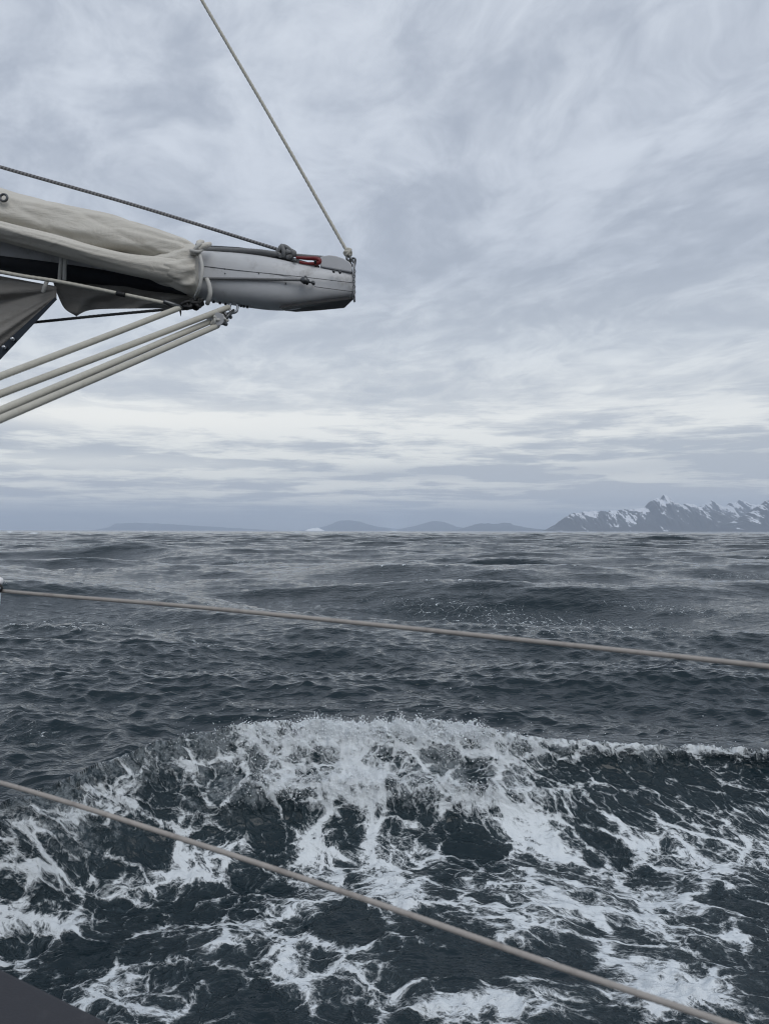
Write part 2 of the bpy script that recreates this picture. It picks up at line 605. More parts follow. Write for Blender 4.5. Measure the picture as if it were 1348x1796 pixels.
# ragged froth relief on the crest and ledge
rough_amt = np.clip(crestf + 0.7 * ledge + 0.25 * AER * inside, 0, 1.2)
bil = 0.5 + 0.5 * fbm(x_ * 4.5, (y_ + Z[:ni]) * 4.5, 5, 0.62, ridged=True)
bil2 = 0.5 + 0.5 * fbm(x_ * 13 + 5, (y_ + Z[:ni]) * 13, 3, 0.6)
lump = rough_amt * (0.13 * (bil - 0.45) + 0.055 * (bil2 - 0.4))
Z[:ni] += lump * 0.9
DY[:ni] -= lump * 0.8 + 0.07 * crestf * np.clip(amt - 0.5, 0, 1)
Z[:ni] += np.clip(FO - 0.32, 0, 0.6) * inside * (0.03 + 0.07 * fbm(x_ * 7, y_ * 7 + 3, 4, 0.6))

# whitecaps and wind streaks further out
far_f = np.zeros_like(X)
out = sstep(Y, 9.0, 16.0)
cvn = CV / (CV.std(axis=1, keepdims=True) + 1e-6)
pk = np.clip(cvn - 2.35, 0, 1.0) * 0.9
far_f += pk * out * (0.4 + 0.8 * sstep(fbm(X / 14.0, Y / 22.0, 3), 0.0, 0.4))
streak = [(900, 1090, 210, 16, .26, .07), (770, 1060, 120, 9, .2, .05), (1110, 1105, 160, 14, .2, .05), (345, 1122, 55, 7, .3, .2), (130, 1098, 110, 7, .3, .0), (120, 957, 30, 6, .5, 0), (255, 933, 7, 1.2, .8, 0),
          (60, 936, 9, 2, .9, 0), (18, 934, 8, 2, .9, 0), (870, 942, 26, 4, .4, 0), (1040, 955, 60, 4, .3, 0), (520, 934, 10, 2, .8, 0), (690, 932, 9, 1.6, .7, 0), (1290, 1010, 60, 5, .3, 0), (60, 1290, 60, 26, .22, .3), (330, 1060, 80, 8, .25, .1), (1180, 1070, 120, 9, .3, .1), (790, 957, 30, 3, .4, 0), (430, 985, 40, 4, .3, 0)]
fpx, fpy = project(X, Y, Z)
for bx, by, rx, ry, am, tl in streak:
    u = fpx - bx
    v = fpy - by - tl * u
    far_f += am * np.exp(-((u / rx) ** 2 + (v / ry) ** 2)) * sstep(Y, 7.6, 8.6)
FOAM += far_f
AERO += 0.20 * np.clip(far_f, 0, 1)

# flow coordinates for the foam: streaks run down the face and lean aft on the right
kshear = np.zeros_like(X)
kshear[:ni] = 0.95 * sstep(x_, -0.8, 2.6)
tsh = 1.0 * (1 - np.exp(-tt / 1.0))
tfull = np.zeros_like(X)
tfull[:ni] = tt
FU = X.copy()
FU[:ni] -= kshear[:ni] * tsh
FV = Y.copy()
str_amt = np.zeros_like(X)
str_amt[:ni] = (-0.42 * (1 - np.exp(-tt / 0.45)) + 0.40 * sstep(x_, 0.2, 2.2) * np.maximum(tt - 0.4, 0) / (1 + 0.6 * tt)) * inside
FV = Y + str_amt
ROW_S = np.repeat(np.clip(0.04 + 0.06 * sstep(np.log(np.maximum(yr, 1.0)), math.log(8), math.log(400)), 0, 1)[:, None], NC, axis=1)

co = np.stack([X + DX, Y + DY, Z], axis=-1).reshape(-1, 3)


def grid_faces(nr, nc, off=0):
    i = np.arange(nr - 1)[:, None] * nc + np.arange(nc - 1)[None, :]
    q = np.stack([i, i + 1, i + nc + 1, i + nc], axis=-1).reshape(-1, 4)
    return q + off


quads = grid_faces(NR, NC)
# the rest of the sea, all round and behind the boat, coarser
a0 = math.atan(1.6)
ang = np.linspace(a0, 2 * math.pi - a0, 120)
rad = np.concatenate([[0.0], np.geomspace(0.4, 63000, 150)])
RA, AN = np.meshgrid(rad, ang, indexing='ij')
bxx, byy = RA * np.sin(AN), RA * np.cos(AN) - APEX
keep_r = 1.0
bz = np.zeros_like(bxx)
for lam, kx, ky, A, ph, c, s in comps[:100]:
    att = np.clip((lam / (RA * 0.09 + 0.05) - 2.0) / 3, 0, 1) * 0.5
    bz += A * att * np.cos(kx * bxx + ky * byy + ph)
bz -= 0.02
rear = np.stack([bxx, byy, bz], axis=-1).reshape(-1, 3)
rq = grid_faces(len(rad), len(ang), len(co))[:, ::-1]
allco = np.concatenate([co, rear]).astype(np.float32)
allq = np.concatenate([quads, rq]).astype(np.int32)


def np_mesh(name, co, quads):
    me = bpy.data.meshes.new(name)
    me.vertices.add(len(co))
    me.vertices.foreach_set("co", np.ascontiguousarray(co, dtype=np.float32).ravel())
    k = quads.shape[1]
    me.loops.add(quads.size)
    me.loops.foreach_set("vertex_index", quads.ravel().astype(np.int32))
    me.polygons.add(len(quads))
    me.polygons.foreach_set("loop_start", np.arange(0, quads.size, k, dtype=np.int32))
    me.polygons.foreach_set("use_smooth", np.ones(len(quads), dtype=bool))
    me.update(calc_edges=True)
    me.validate()
    return me


sea_me = np_mesh("sea", allco, allq)
nrear = len(rear)


def add_attr(me, name, arr, vec=False):
    a = me.attributes.new(name, 'FLOAT_VECTOR' if vec else 'FLOAT', 'POINT')
    a.data.foreach_set('vector' if vec else 'value', np.ascontiguousarray(arr, dtype=np.float32).ravel())


add_attr(sea_me, 'foam', np.concatenate([FOAM.ravel(), np.zeros(nrear)]))
add_attr(sea_me, 'aer', np.concatenate([AERO.ravel(), np.zeros(nrear)]))
add_attr(sea_me, 'rgh', np.concatenate([ROW_S.ravel(), np.full(nrear, 0.25)]))
add_attr(sea_me, 'flow', np.concatenate([np.stack([FU, FV, FU * 0], -1).reshape(-1, 3), np.zeros((nrear, 3))]), True)


def new_mat(name):
    m = bpy.data.materials.new(name)
    m.use_nodes = True
    t = NT(m.node_tree)
    t.n.clear()
    out = t.node('ShaderNodeOutputMaterial')
    b = t.node('ShaderNodeBsdfPrincipled')
    t.l.new(b.outputs[0], out.inputs['Surface'])
    return m, t, b, out


sea_m, t, b, out_n = new_mat("sea_water")
geo = t.node('ShaderNodeNewGeometry')
pos = geo.outputs['Position']
flow = t.attr('flow', 'Vector')
D = t.attr('foam')
A = t.attr('aer')
R = t.attr('rgh')
wv = t.vmath('SCALE', t.vmath('SUBTRACT', t.noise(flow, 1.7, 3, 0.6, col=True), (.5, .5, .5)), scale=0.42)
f1 = t.vmath('ADD', flow, wv)
wv2 = t.vmath('SCALE', t.vmath('SUBTRACT', t.noise(f1, 7.0, 3, 0.6, col=True), (.5, .5, .5)), scale=0.075)
f2 = t.vmath('ADD', f1, wv2)
v1 = t.voro(f2, 2.6)
v2 = t.voro(f2, 6.5)
v3 = t.voro(f2, 17.0)
N1 = t.noise(f2, 2.6, 9, 0.62)
N2 = t.noise(f2, 11.0, 6, 0.65)
w1 = t.smooth(v1, 0.0, 0.13, 1.0, 0.0)
w2 = t.smooth(v2, 0.0, 0.16, 1.0, 0.0)
w3 = t.smooth(v3, 0.0, 0.30, 1.0, 0.0)
lace = t.math('ADD', t.math('MULTIPLY', w1, 0.34), t.math('ADD', t.math('MULTIPLY', w2, 0.24), t.math('MULTIPLY', w3, 0.13)))
lace = t.math('ADD', lace, t.math('MULTIPLY', t.math('SUBTRACT', N1, 0.5), 1.35))
lace = t.math('ADD', lace, t.math('MULTIPLY', t.math('SUBTRACT', N2, 0.5), 0.8))
N3 = t.noise(pos, 34.0, 5, 0.68)
v4 = t.voro(f2, 44.0)
lace = t.math('ADD', lace, t.math('MULTIPLY', t.math('SUBTRACT', N3, 0.5), 0.75))
lace = t.math('ADD', lace, t.math('MULTIPLY', t.smooth(v4, 0.0, 0.35, 1.0, 0.0), 0.12))
val = t.math('ADD', lace, D)
mask = t.smooth(val, 0.68, 1.08)
soft = t.smooth(val, 0.34, 0.95)
gate = t.smooth(D, 0.02, 0.14)
mask = t.math('MULTIPLY', mask, gate)
soft = t.math('MULTIPLY', soft, gate)
aer = t.math('MULTIPLY', A, t.smooth(t.math('ADD', t.math('MULTIPLY', N1, 0.7), t.math('MULTIPLY', N2, 0.5)), 0.35, 0.85))
aer = t.math('MAXIMUM', aer, t.math('MULTIPLY', soft, 0.52))
water_c = (0.0055, 0.0158, 0.0220, 1)
milky = (0.12, 0.165, 0.195, 1)
foam_c = (0.66, 0.705, 0.735, 1)
crum = t.smooth(t.math('ADD', t.math('MULTIPLY', A, 0.55), t.math('ADD', t.math('MULTIPLY', N2, 0.9), t.math('MULTIPLY', N3, 0.7))), 1.02, 1.30)
crum = t.math('MULTIPLY', crum, t.smooth(A, 0.10, 0.45))
c1 = t.mix(t.math('MULTIPLY', aer, 0.75), water_c, milky)
c1 = t.mix(t.math('MULTIPLY', crum, 0.45), c1, (0.46, 0.51, 0.54, 1))
c2 = t.mix(mask, c1, foam_c)
t.put(b.inputs['Base Color'], c2)
rough = t.math('ADD', R, t.math('MULTIPLY', aer, 0.15))
mixr = t.node('ShaderNodeMix', data_type='FLOAT')
t.put(mixr.inputs[0], mask); t.put(mixr.inputs[2], rough); mixr.inputs[3].default_value = 0.65
t.put(b.inputs['Roughness'], mixr.outputs[0])
b.inputs['IOR'].default_value = 1.333
# wind ripples
pst = t.vmath('MULTIPLY', pos, (0.75, 1.35, 1.0))
r1 = t.noise(pst, 3.2, 3, 0.55, dist=0.4)
r2 = t.noise(pst, 9.0, 3, 0.55, dist=0.5)
r3 = t.noise(pst, 30.0, 2, 0.5, dist=0.3)
r0 = t.noise(pst, 0.8, 3, 0.55, dist=0.4)
hh = t.math('ADD', t.math('MULTIPLY', r0, 0.10), t.math('MULTIPLY', r1, 0.055))
hh = t.math('ADD', hh, t.math('ADD', t.math('MULTIPLY', r2, 0.020), t.math('MULTIPLY', r3, 0.005)))
bm1 = t.bump(hh, 1.0, 0.75)
fh = t.math('ADD', t.math('ADD', t.math('MULTIPLY', mask, 0.022), t.math('MULTIPLY', t.math('MULTIPLY', N3, 0.018), t.smooth(A, .1, .6))), t.math('MULTIPLY', t.math('MULTIPLY', N2, soft), 0.03))
bm2 = t.bump(fh, 1.0, 0.8, bm1)
t.put(b.inputs['Normal'], bm2)
sea_me.materials.append(sea_m)
sea = bpy.data.objects.new("sea", sea_me)
COL.objects.link(sea)
tag(sea, "grey choppy open sea with a foaming bow wave in front", None, None, "structure")

# ------------------------------------------------------------------ spray thrown up along the crest
spray_m, t, b, _ = new_mat("spray")
b.inputs['Base Color'].default_value = (0.78, 0.82, 0.85, 1)
b.inputs['Roughness'].default_value = 0.35
ico = bmesh.new()
bmesh.ops.create_icosphere(ico, subdivisions=1, radius=1.0)
ico.verts.ensure_lookup_table()
ICO_V = np.array([v.co[:] for v in ico.verts])
ICO_F = np.array([[v.index for v in f.verts] for f in ico.faces])
ico.free()
ridge_rows = np.argmin(np.abs(s_), axis=0)


def surf_at(xq, s_off):
    yq = np.interp(xq, CX, CY) + 0.10 * fbm(xq * 0.9, xq * 0 + 3.1, 3) + s_off
    zq = np.interp(xq, CX, CZ)
    return yq, zq


# the real crest silhouette, from the finished mesh
cols_t = tc
pts_list, rad_list = [], []
fin = co.reshape(NR, NC, 3)[:ni]
crow = np.argmin(np.abs(s_) + (Y[:ni] < 3) * 9, axis=0)


def crest_pt(u_px):
    """a random top-of-crest point at about a photo column"""
    tgt = (u_px - 674) / F
    j = int(np.argmin(np.abs(fin[crow, np.arange(NC), 0] / np.maximum(fin[crow, np.arange(NC), 1], .1) - tgt)))
    return j


col_ratio = fin[crow, np.arange(NC), 0] / np.maximum(fin[crow, np.arange(NC), 1], .1)
for k in range(15000):
    u = random.choice([random.uniform(60, 1348), random.uniform(430, 920), random.gauss(600, 90), random.gauss(790, 60), random.gauss(700, 140)])
    j = int(np.argmin(np.abs(col_ratio - (u - 674) / F)))
    am = float(np.interp(u, [0, 200, 400, 480, 830, 900, 1100, 1348], [.05, .15, .6, 1, 1, .5, .3, .2]))
    if random.random() > am + .15:
        continue
    nz = 0.5 + 0.9 * float(perlin(np.array(u / 23.0), np.array(2.2))) + 0.6 * float(perlin(np.array(u / 7.0), np.array(8.2)))
    hgt = am * (0.010 + max(nz - 0.25, 0.0) ** 1.5 * 0.17)
    i = max(0, min(ni - 1, crow[j] + random.randint(-6, 4)))
    p = fin[i, j]
    up = random.random() ** 2.2 * hgt
    pts_list.append((p[0] + random.gauss(0, .008), p[1] + random.gauss(0, .010) - up * .3, p[2] + up - 0.004))
    rad_list.append((0.0010 + 0.0055 * random.random() ** 2.5) * max(1.1 - up / 0.16, .3) * (0.35 + 0.75 * am))
# loose drops flying above
for k in range(260):
    u = random.choice([random.gauss(620, 120), random.gauss(780, 90), random.uniform(300, 1300)])
    j = int(np.argmin(np.abs(col_ratio - (u - 674) / F)))
    p = fin[crow[j], j]
    pts_list.append((p[0], p[1] + random.gauss(0, .05), p[2] + random.expovariate(16)))
    rad_list.append(random.uniform(0.0015, 0.0042))
# clots of froth tumbling down the face
fw = np.clip(crestf * 0.8 + ledge * 0.7 - 0.25, 0, None) * inside * np.interp(ppx, [200, 380, 480, 850, 950], [.02, .12, 1, 1, .15])
flat = np.clip(fw, 0, None).ravel()
area = np.repeat(((yr[:ni] + APEX) * ddy[:ni])[:, None], NC, axis=1).ravel()
inner = (np.abs(np.broadcast_to(tc, (ni, NC))) < 0.62).ravel()
pw = flat ** 1.5 * area * inner
pick = rng.choice(len(pw), size=9000, p=pw / pw.sum())
for q in pick:
    p = co[q]
    pts_list.append((p[0] + random.gauss(0, .006), p[1] + random.gauss(0, .006), p[2] + random.uniform(-.003, .012)))
    rad_list.append(random.uniform(0.0015, 0.005))
# a few beads strung along thrown arcs of water
arcs = [(818, 1284, 838, 1262, 20), (800, 1282, 806, 1268, 10), (712, 1284, 745, 1272, 18), (735, 1280, 738, 1264, 8), (757, 1278, 772, 1268, 14), (565, 1280, 572, 1268, 8), (500, 1282, 520, 1272, 10), (640, 1284, 652, 1274, 8), (960, 1304, 985, 1296, 9)]
for ax, ay, bx_, by_, bow_h in arcs:
    for k in range(42):
        f = k / 41
        px = ax + (bx_ - ax) * f
        py = ay + (by_ - ay) * (1 - (1 - f) ** 2) + random.gauss(0, .8)
        p = P(px + random.gauss(0, .7), py, 6.52 + random.gauss(0, .02))
        pts_list.append(p[:])
        rad_list.append(random.uniform(.003, .008) * (1.1 - .6 * f))
for k in range(420):                       # one taller gout of thrown water
    f = random.random()
    wd = 9 * math.sin(math.pi * (0.15 + .8 * f)) ** .8
    p = P(822 + 3 * f + random.uniform(-wd, wd), 1291 - 28 * f, 6.53 + random.gauss(0, .02))
    pts_list.append(p[:])
    rad_list.append(random.uniform(.002, .0075) * (1.1 - .5 * f))
pa_ = np.array(pts_list); ra_ = np.array(rad_list)
jit = 1 + 0.35 * rng.standard_normal((len(pa_), len(ICO_V), 1)).clip(-1, 1)
sc = 1 + 0.35 * rng.standard_normal((len(pa_), 1, 3)).clip(-1.4, 1.6)
sv = pa_[:, None, :] + ICO_V[None] * ra_[:, None, None] * jit * sc
sf = ICO_F[None] + (np.arange(len(pa_)) * len(ICO_V))[:, None, None]
spray_me = np_mesh("spray", sv.reshape(-1, 3), sf.reshape(-1, 3))
spray_me.materials.append(spray_m)
spray = bpy.data.objects.new("spray", spray_me)
COL.objects.link(spray)
tag(spray, "white spray and froth drops thrown up along the bow wave crest", None, None, "stuff")

# ------------------------------------------------------------------ far land
rock_m, t, b, _ = new_mat("snow_and_rock")
geo = t.node('ShaderNodeNewGeometry')
pz = t.sep(geo.outputs['Position'])
nz = t.sep(geo.outputs['Normal'])[2]
ns = t.noise(t.vmath('MULTIPLY', geo.outputs['Position'], (1, .3, .5)), 0.0030, 9, 0.68)
snow_v = t.math('ADD', t.math('ADD', t.math('MULTIPLY', t.math('SUBTRACT', ns, 0.5), 2.2), t.math('MULTIPLY', pz[2], 0.0004)), t.math('MULTIPLY', t.math('SUBTRACT', nz, 0.75), 1.3))
sm = t.smooth(snow_v, 0.40, 0.51)
rc = t.mix(t.noise(geo.outputs['Position'], 0.01, 5, 0.6), (0.030, 0.032, 0.038, 1), (0.075, 0.075, 0.08, 1))
t.put(b.inputs['Base Color'], t.mix(sm, rc, (0.78, 0.80, 0.84, 1)))
b.inputs['Roughness'].default_value = 0.9
bare_m, t, b, _ = new_mat("bare_hill")
t.put(b.inputs['Base Color'], t.mix(t.noise(t.node('ShaderNodeNewGeometry').outputs['Position'], 0.004, 5, 0.6), (0.04, 0.045, 0.05, 1), (0.07, 0.075, 0.08, 1)))
b.inputs['Roughness'].default_value = 0.9


def land(name, prof, dist, depth, mat, label, nx=420, ny=70, noise_k=0.30, sc=1500.0, seed=0):
    px = np.array([p[0] for p in prof], float)
    hh = np.array([(931 - p[1]) / F * dist for p in prof], float)
    xs = np.linspace(px[0], px[-1], nx)
    wx = (xs - 674) / F * dist
    hp = np.interp(xs, px, hh)
    if mat is rock_m:
        hp = hp * (1 + 0.13 * fbm(xs / 16.0 + seed, xs * 0 + seed, 3, 0.6, ridged=True) - 0.03)
    else:
        hp = hp * (0.80 + 0.10 * fbm(xs / 18.0 + seed, xs * 0 + seed, 4, 0.6))
    v = np.linspace(-1, 1, ny)
    XX = np.repeat(wx[None, :], ny, 0)
    VV = np.repeat(v[:, None], nx, 1)
    YY = dist + VV * depth
    shape = np.where(VV < 0, (1 - np.abs(VV)) ** 1.15, (1 - np.abs(VV)) ** 1.0)
    rn = fbm(XX / (sc * .45) + seed + 0.35 * fbm(XX / sc, YY / sc, 3), YY / (sc * 1.6), 6, 0.58, ridged=True)
    H = hp[None, :] * (shape + 1.6 * noise_k * shape * (1 - shape) * 2.2 * rn)
    H = H + hp[None, :] * 0.06 * fbm(XX / (sc * 0.16), YY / (sc * 0.16) + seed, 4, 0.6, ridged=True) * shape
    H = np.maximum(H, 0) - 3
    me = np_mesh(name, np.stack([XX, YY, H], -1).reshape(-1, 3), grid_faces(ny, nx))
    me.materials.append(mat)
    o = bpy.data.objects.new(name, me)
    COL.objects.link(o)
    return tag(o, label, None, None, "structure")


land("mountain", [(960, 931), (975, 921), (990, 909), (1003, 902), (1020, 899), (1045, 898), (1070, 898), (1098, 896), (1118, 895), (1132, 891), (1140, 882), (1149, 877), (1156, 880), (1163, 872), (1172, 876), (1184, 884), (1196, 887), (1207, 883),
                  (1218, 889), (1228, 893), (1260, 898), (1300, 908), (1350, 918), (1400, 931)], 24000, 1700, rock_m, "dark blue snow streaked mountain with the highest peak", seed=3)
land("mountain", [(1180, 931), (1205, 905), (1222, 893), (1236, 886), (1247, 880), (1256, 884), (1266, 892), (1276, 887), (1286, 882), (1298, 880), (1310, 884), (1322, 888), (1334, 886), (1350, 884), (1372, 890), (1400, 884), (1450, 893), (1520, 905), (1600, 931)],
     28500, 1800, rock_m, "paler row of snowy peaks behind the dark mountain", seed=9)
land("mountain", [(1262, 931), (1280, 918), (1300, 906), (1318, 898), (1332, 888), (1341, 882), (1352, 877), (1366, 884), (1390, 880), (1430, 890), (1500, 900), (1600, 931)],
     22000, 1500, rock_m, "nearest steep snowy mountain at the right edge of the photo", seed=17)
land("hill", [(785, 931), (805, 927), (822, 921), (832, 917), (840, 915), (856, 914), (862, 915.5), (872, 914.5), (880, 912.5), (886, 914), (894, 915), (902, 918.5), (918, 922), (940, 926), (975, 929), (1000, 931)], 44000, 1500, bare_m, "low two humped island hill left of the snowy mountains", seed=23)
land("hill", [(670, 931), (705, 926), (728, 920), (744, 914), (756, 910.5), (768, 910), (777, 911), (788, 916), (800, 921), (820, 926), (850, 931)], 56000, 1800, bare_m, "faint flat topped hill behind the two humped island", seed=29)
land("hill", [(520, 931), (548, 927), (572, 921), (590, 912), (600, 908.5), (612, 908), (626, 910), (640, 915), (662, 922), (700, 927), (740, 931)], 60000, 1800, bare_m, "very faint pale blue hill above the iceberg", seed=31)
land("hill", [(165, 931), (192, 924), (203, 916.5), (230, 914.5), (262, 915.5), (300, 917.5), (350, 921), (420, 926), (490, 931)], 61000, 1500, bare_m, "very faint long low headland at the left of the horizon", seed=37)

ice_m, t, b, _ = new_mat("iceberg_ice")
t.put(b.inputs['Base Color'], t.mix(t.noise(t.node('ShaderNodeNewGeometry').outputs['Position'], 0.05, 4, 0.6), (0.74, 0.80, 0.86, 1), (0.86, 0.88, 0.9, 1)))
b.inputs['Roughness'].default_value = 0.6
DI = 21000.0
bmI = bmesh.new()
ipx = [(536, 930.5), (540, 927.5), (545, 926.2), (548, 924.6), (552, 925.6), (555, 923.6), (559, 924.6), (562, 926.8), (566, 928.6), (569, 930.5)]
rows_i = []
for v in np.linspace(-1, 1, 7):
    rows_i.append([bmI.verts.new(((x - 674) / F * DI + random.uniform(-3, 3), DI + v * 170 + random.uniform(-15, 15), max((931 - y) * .8 / F * DI * (1 - abs(v) ** 1.6) * random.uniform(.85, 1.05), 0) - 1.0)) for x, y in ipx])
for r0, r1 in zip(rows_i, rows_i[1:]):
    for i in range(len(ipx) - 1):
        bmI.faces.new((r0[i], r0[i + 1], r1[i + 1], r1[i]))
meI = bpy.data.meshes.new("iceberg")
bmI.to_mesh(meI); bmI.free()
meI.materials.append(ice_m)
oI = bpy.data.objects.new("iceberg", meI)
COL.objects.link(oI)
tag(oI, "small white iceberg far out on the horizon", "iceberg")

# ------------------------------------------------------------------ haze
hz = bpy.data.materials.new("haze")
hz.use_nodes = True
t = NT(hz.node_tree)
t.n.clear()
pv = t.node('ShaderNodeVolumePrincipled')
pv.inputs['Color'].default_value = (0.74, 0.845, 1.0, 1)
pv.inputs['Density'].default_value = 3.4e-5
pv.inputs['Anisotropy'].default_value = 0.0
t.l.new(pv.outputs[0], t.node('ShaderNodeOutputMaterial').inputs['Volume'])
S = 66000.0
hv, hf = box_geo((0, 0, 740), [(1, 0, 0), (0, 1, 0), (0, 0, 1)], (S, S, 750))
haze = fix_normals(mesh_obj("haze", hv, hf, hz, None, False))
tag(haze, "thin blue grey haze over the sea", None, None, "stuff")


# ------------------------------------------------------------------ materials of the boat
def simple(name, c, rough=0.5, metal=0.0, var=0.12, scale=30.0, bumpd=0.0, bscale=200.0, dirt=None):
    m, t, b, _ = new_mat(name)
    p = t.node('ShaderNodeTexCoord').outputs['Object']
    n = t.noise(p, scale, 6, 0.6)
    lo_c = tuple(v * (1 - var) for v in c) + (1,)
    hi_c = tuple(min(v * (1 + var), 1) for v in c) + (1,)
    colr = t.mix(n, lo_c, hi_c)
    if dirt:
        dn = t.smooth(t.noise(p, dirt[1], 8, 0.7), dirt[2], dirt[2] + 0.2)
        colr = t.mix(t.math('MULTIPLY', dn, dirt[3]), colr, tuple(dirt[0]) + (1,))
    t.put(b.inputs['Base Color'], colr)
    b.inputs['Metallic'].default_value = metal
    t.put(b.inputs['Roughness'], t.math('ADD', t.math('MULTIPLY', n, 0.2), rough - 0.1))
    if bumpd:
        t.put(b.inputs['Normal'], t.bump(t.noise(p, bscale, 3, 0.5), bumpd, 0.6))
    return m


M = {}
M['boom'] = simple("boom_paint", (0.48, 0.492, 0.51), 0.42, 0.0, 0.12, 9, 0.0010, 45, dirt=((0.20, 0.195, 0.19), 13, 0.52, 0.6))
M['plate'] = simple("grey_plate", (0.42, 0.43, 0.45), 0.5, 0.0, 0.08, 30, dirt=((0.2, 0.2, 0.2), 20, 0.58, 0.5))
M['black'] = simple("black_plastic", (0.005, 0.0055, 0.0065), 0.6, 0.0, 0.2, 40)
M['steel'] = simple("stainless_steel", (0.50, 0.51, 0.53), 0.28, 1.0, 0.1, 60)
M['darksteel'] = simple("dull_steel", (0.10, 0.105, 0.11), 0.4, 0.8, 0.2, 60)
M['rope'] = simple("cream_rope", (0.43, 0.42, 0.37), 0.85, 0.0, 0.15, 90, dirt=((0.25, 0.23, 0.2), 30, 0.55, 0.5))
M['life'] = simple("weathered_lifeline", (0.335, 0.312, 0.29), 0.75, 0.0, 0.22, 60, dirt=((0.16, 0.14, 0.13), 22, 0.50, 0.6))
M['greyrope'] = simple("grey_rope", (0.17, 0.175, 0.18), 0.85, 0.0, 0.3, 120)
M['darkrope'] = simple("dark_rope", (0.035, 0.038, 0.042), 0.8, 0.0, 0.2, 90)
M['red'] = simple("red_anodised", (0.15, 0.010, 0.012), 0.4, 0.0, 0.15, 60)
M['deck'] = simple("grey_deck_paint", (0.026, 0.027, 0.034), 0.7, 0.0, 0.5, 130, 0.0016, 300, dirt=((0.06, 0.06, 0.065), 26, 0.55, 0.5))
M['hull'] = simple("hull_paint", (0.05, 0.055, 0.07), 0.35, 0.0, 0.1, 4)
M['strap'] = simple("webbing", (0.45, 0.45, 0.43), 0.85, 0.0, 0.15, 150)
M['shade'] = simple("painted_boom_shade", (0.022, 0.025, 0.032), 0.8, 0.0, 0.4, 40)  # near-black colour standing for the shadow below the sail roll
M['tape'] = simple("blue_tape", (0.012, 0.020, 0.032), 0.7, 0.0, 0.3, 60)


def cloth(name, c, dk):
    m, t, b, _ = new_mat(name)
    p = t.node('ShaderNodeTexCoord').outputs['Object']
    n = t.noise(t.vmath('MULTIPLY', p, (1, 1, 3)), 5, 7, 0.62)
    st = t.smooth(t.noise(t.vmath('MULTIPLY', p, (2.2, 1, 6)), 6, 8, 0.7), 0.50, 0.75)
    colr = t.mix(n, tuple(v * 0.86 for v in c) + (1,), tuple(v * 1.05 for v in c) + (1,))
    colr = t.mix(t.math('MULTIPLY', st, 0.45), colr, tuple(dk) + (1,))
    # rows of fine stitches across the cloth
    px, py, pz = t.sep(p)
    band = t.smooth(t.math('ABSOLUTE', t.math('SUBTRACT', t.math('FRACT', t.math('MULTIPLY', t.math('ADD', pz, t.math('MULTIPLY', px, 0.22)), 14.0)), 0.5)), 0.30, 0.42, 1.0, 0.0)
    sti = t.smooth(t.math('ABSOLUTE', t.math('SUBTRACT', t.math('FRACT', t.math('MULTIPLY', px, 95.0)), 0.5)), 0.05, 0.2, 1.0, 0.0)
    sti = t.math('MULTIPLY', t.math('MULTIPLY', sti, band), t.smooth(t.noise(p, 7, 3, 0.5), 0.48, 0.62))
    colr = t.mix(t.math('MULTIPLY', sti, 0.09), colr, tuple(dk) + (1,))
    t.put(b.inputs['Base Color'], colr)
    b.inputs['Roughness'].default_value = 0.85
    wr = t.noise(t.vmath('MULTIPLY', p, (1.4, 1, 3.4)), 9, 5, 0.6, dist=0.8)
    weave = t.noise(p, 420, 2, 0.5)
    h = t.math('ADD', t.math('MULTIPLY', wr, 0.011), t.math('MULTIPLY', weave, 0.0005))
    t.put(b.inputs['Normal'], t.bump(h, 1.0, 0.55))
    return m


M['sail'] = cloth("sail_cloth", (0.555, 0.535, 0.485), (0.33, 0.30, 0.245))
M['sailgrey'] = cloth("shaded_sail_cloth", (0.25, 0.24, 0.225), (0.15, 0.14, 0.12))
BD = 2.30                      # boom's distance from the camera


# ------------------------------------------------------------------ lofts along the boom
def loft_geo(stations, n_along, sides=40, expo=2.2, wrinkle=None, seed=0, caps=True):
    """stations: (px, top_py, bottom_py, depth, half_depth)"""
    S_ = np.array(stations, float)
    t_ = np.linspace(S_[0, 0], S_[-1, 0], n_along)
    cols = [np.interp(t_, S_[:, 0], S_[:, i]) for i in range(1, 5)]
    # soften the corners between stations
    ker = np.ones(5) / 5
    cols = [np.concatenate([c[:2], np.convolve(c, ker, 'valid'), c[-2:]]) for c in cols]
    verts, faces = [], []
    fwd = P(674, 898, 1.0) - Vector((0, 0, CAM_H))
    for i, px in enumerate(t_):
        top, bot, d, hd = (c[i] for c in cols)
        pt, pb_ = P(px, top, d), P(px, bot, d)
        c = (pt + pb_) / 2
        up = (pt - pb_) / 2
        for k in range(sides):
            th = 2 * math.pi * k / sides
            cs, sn = math.cos(th), math.sin(th)
            a = math.copysign(abs(cs) ** (2 / expo), cs)
            bq = math.copysign(abs(sn) ** (2 / expo), sn)
            p = c + up * a - fwd * (hd * bq)
            if wrinkle:
                w_ = wrinkle(px, th, i / (n_along - 1))
                p = p + (up.normalized() * a - fwd * bq) * w_
            verts.append(p)
    for i in range(n_along - 1):
        for k in range(sides):
            a, b2 = i * sides + k, i * sides + (k + 1) % sides
            faces.append((a, b2, b2 + sides, a + sides))
    if caps:
        faces.append(tuple(range(sides))[::-1])
        faces.append(tuple(range((n_along - 1) * sides, n_along * sides)))
    return verts, faces


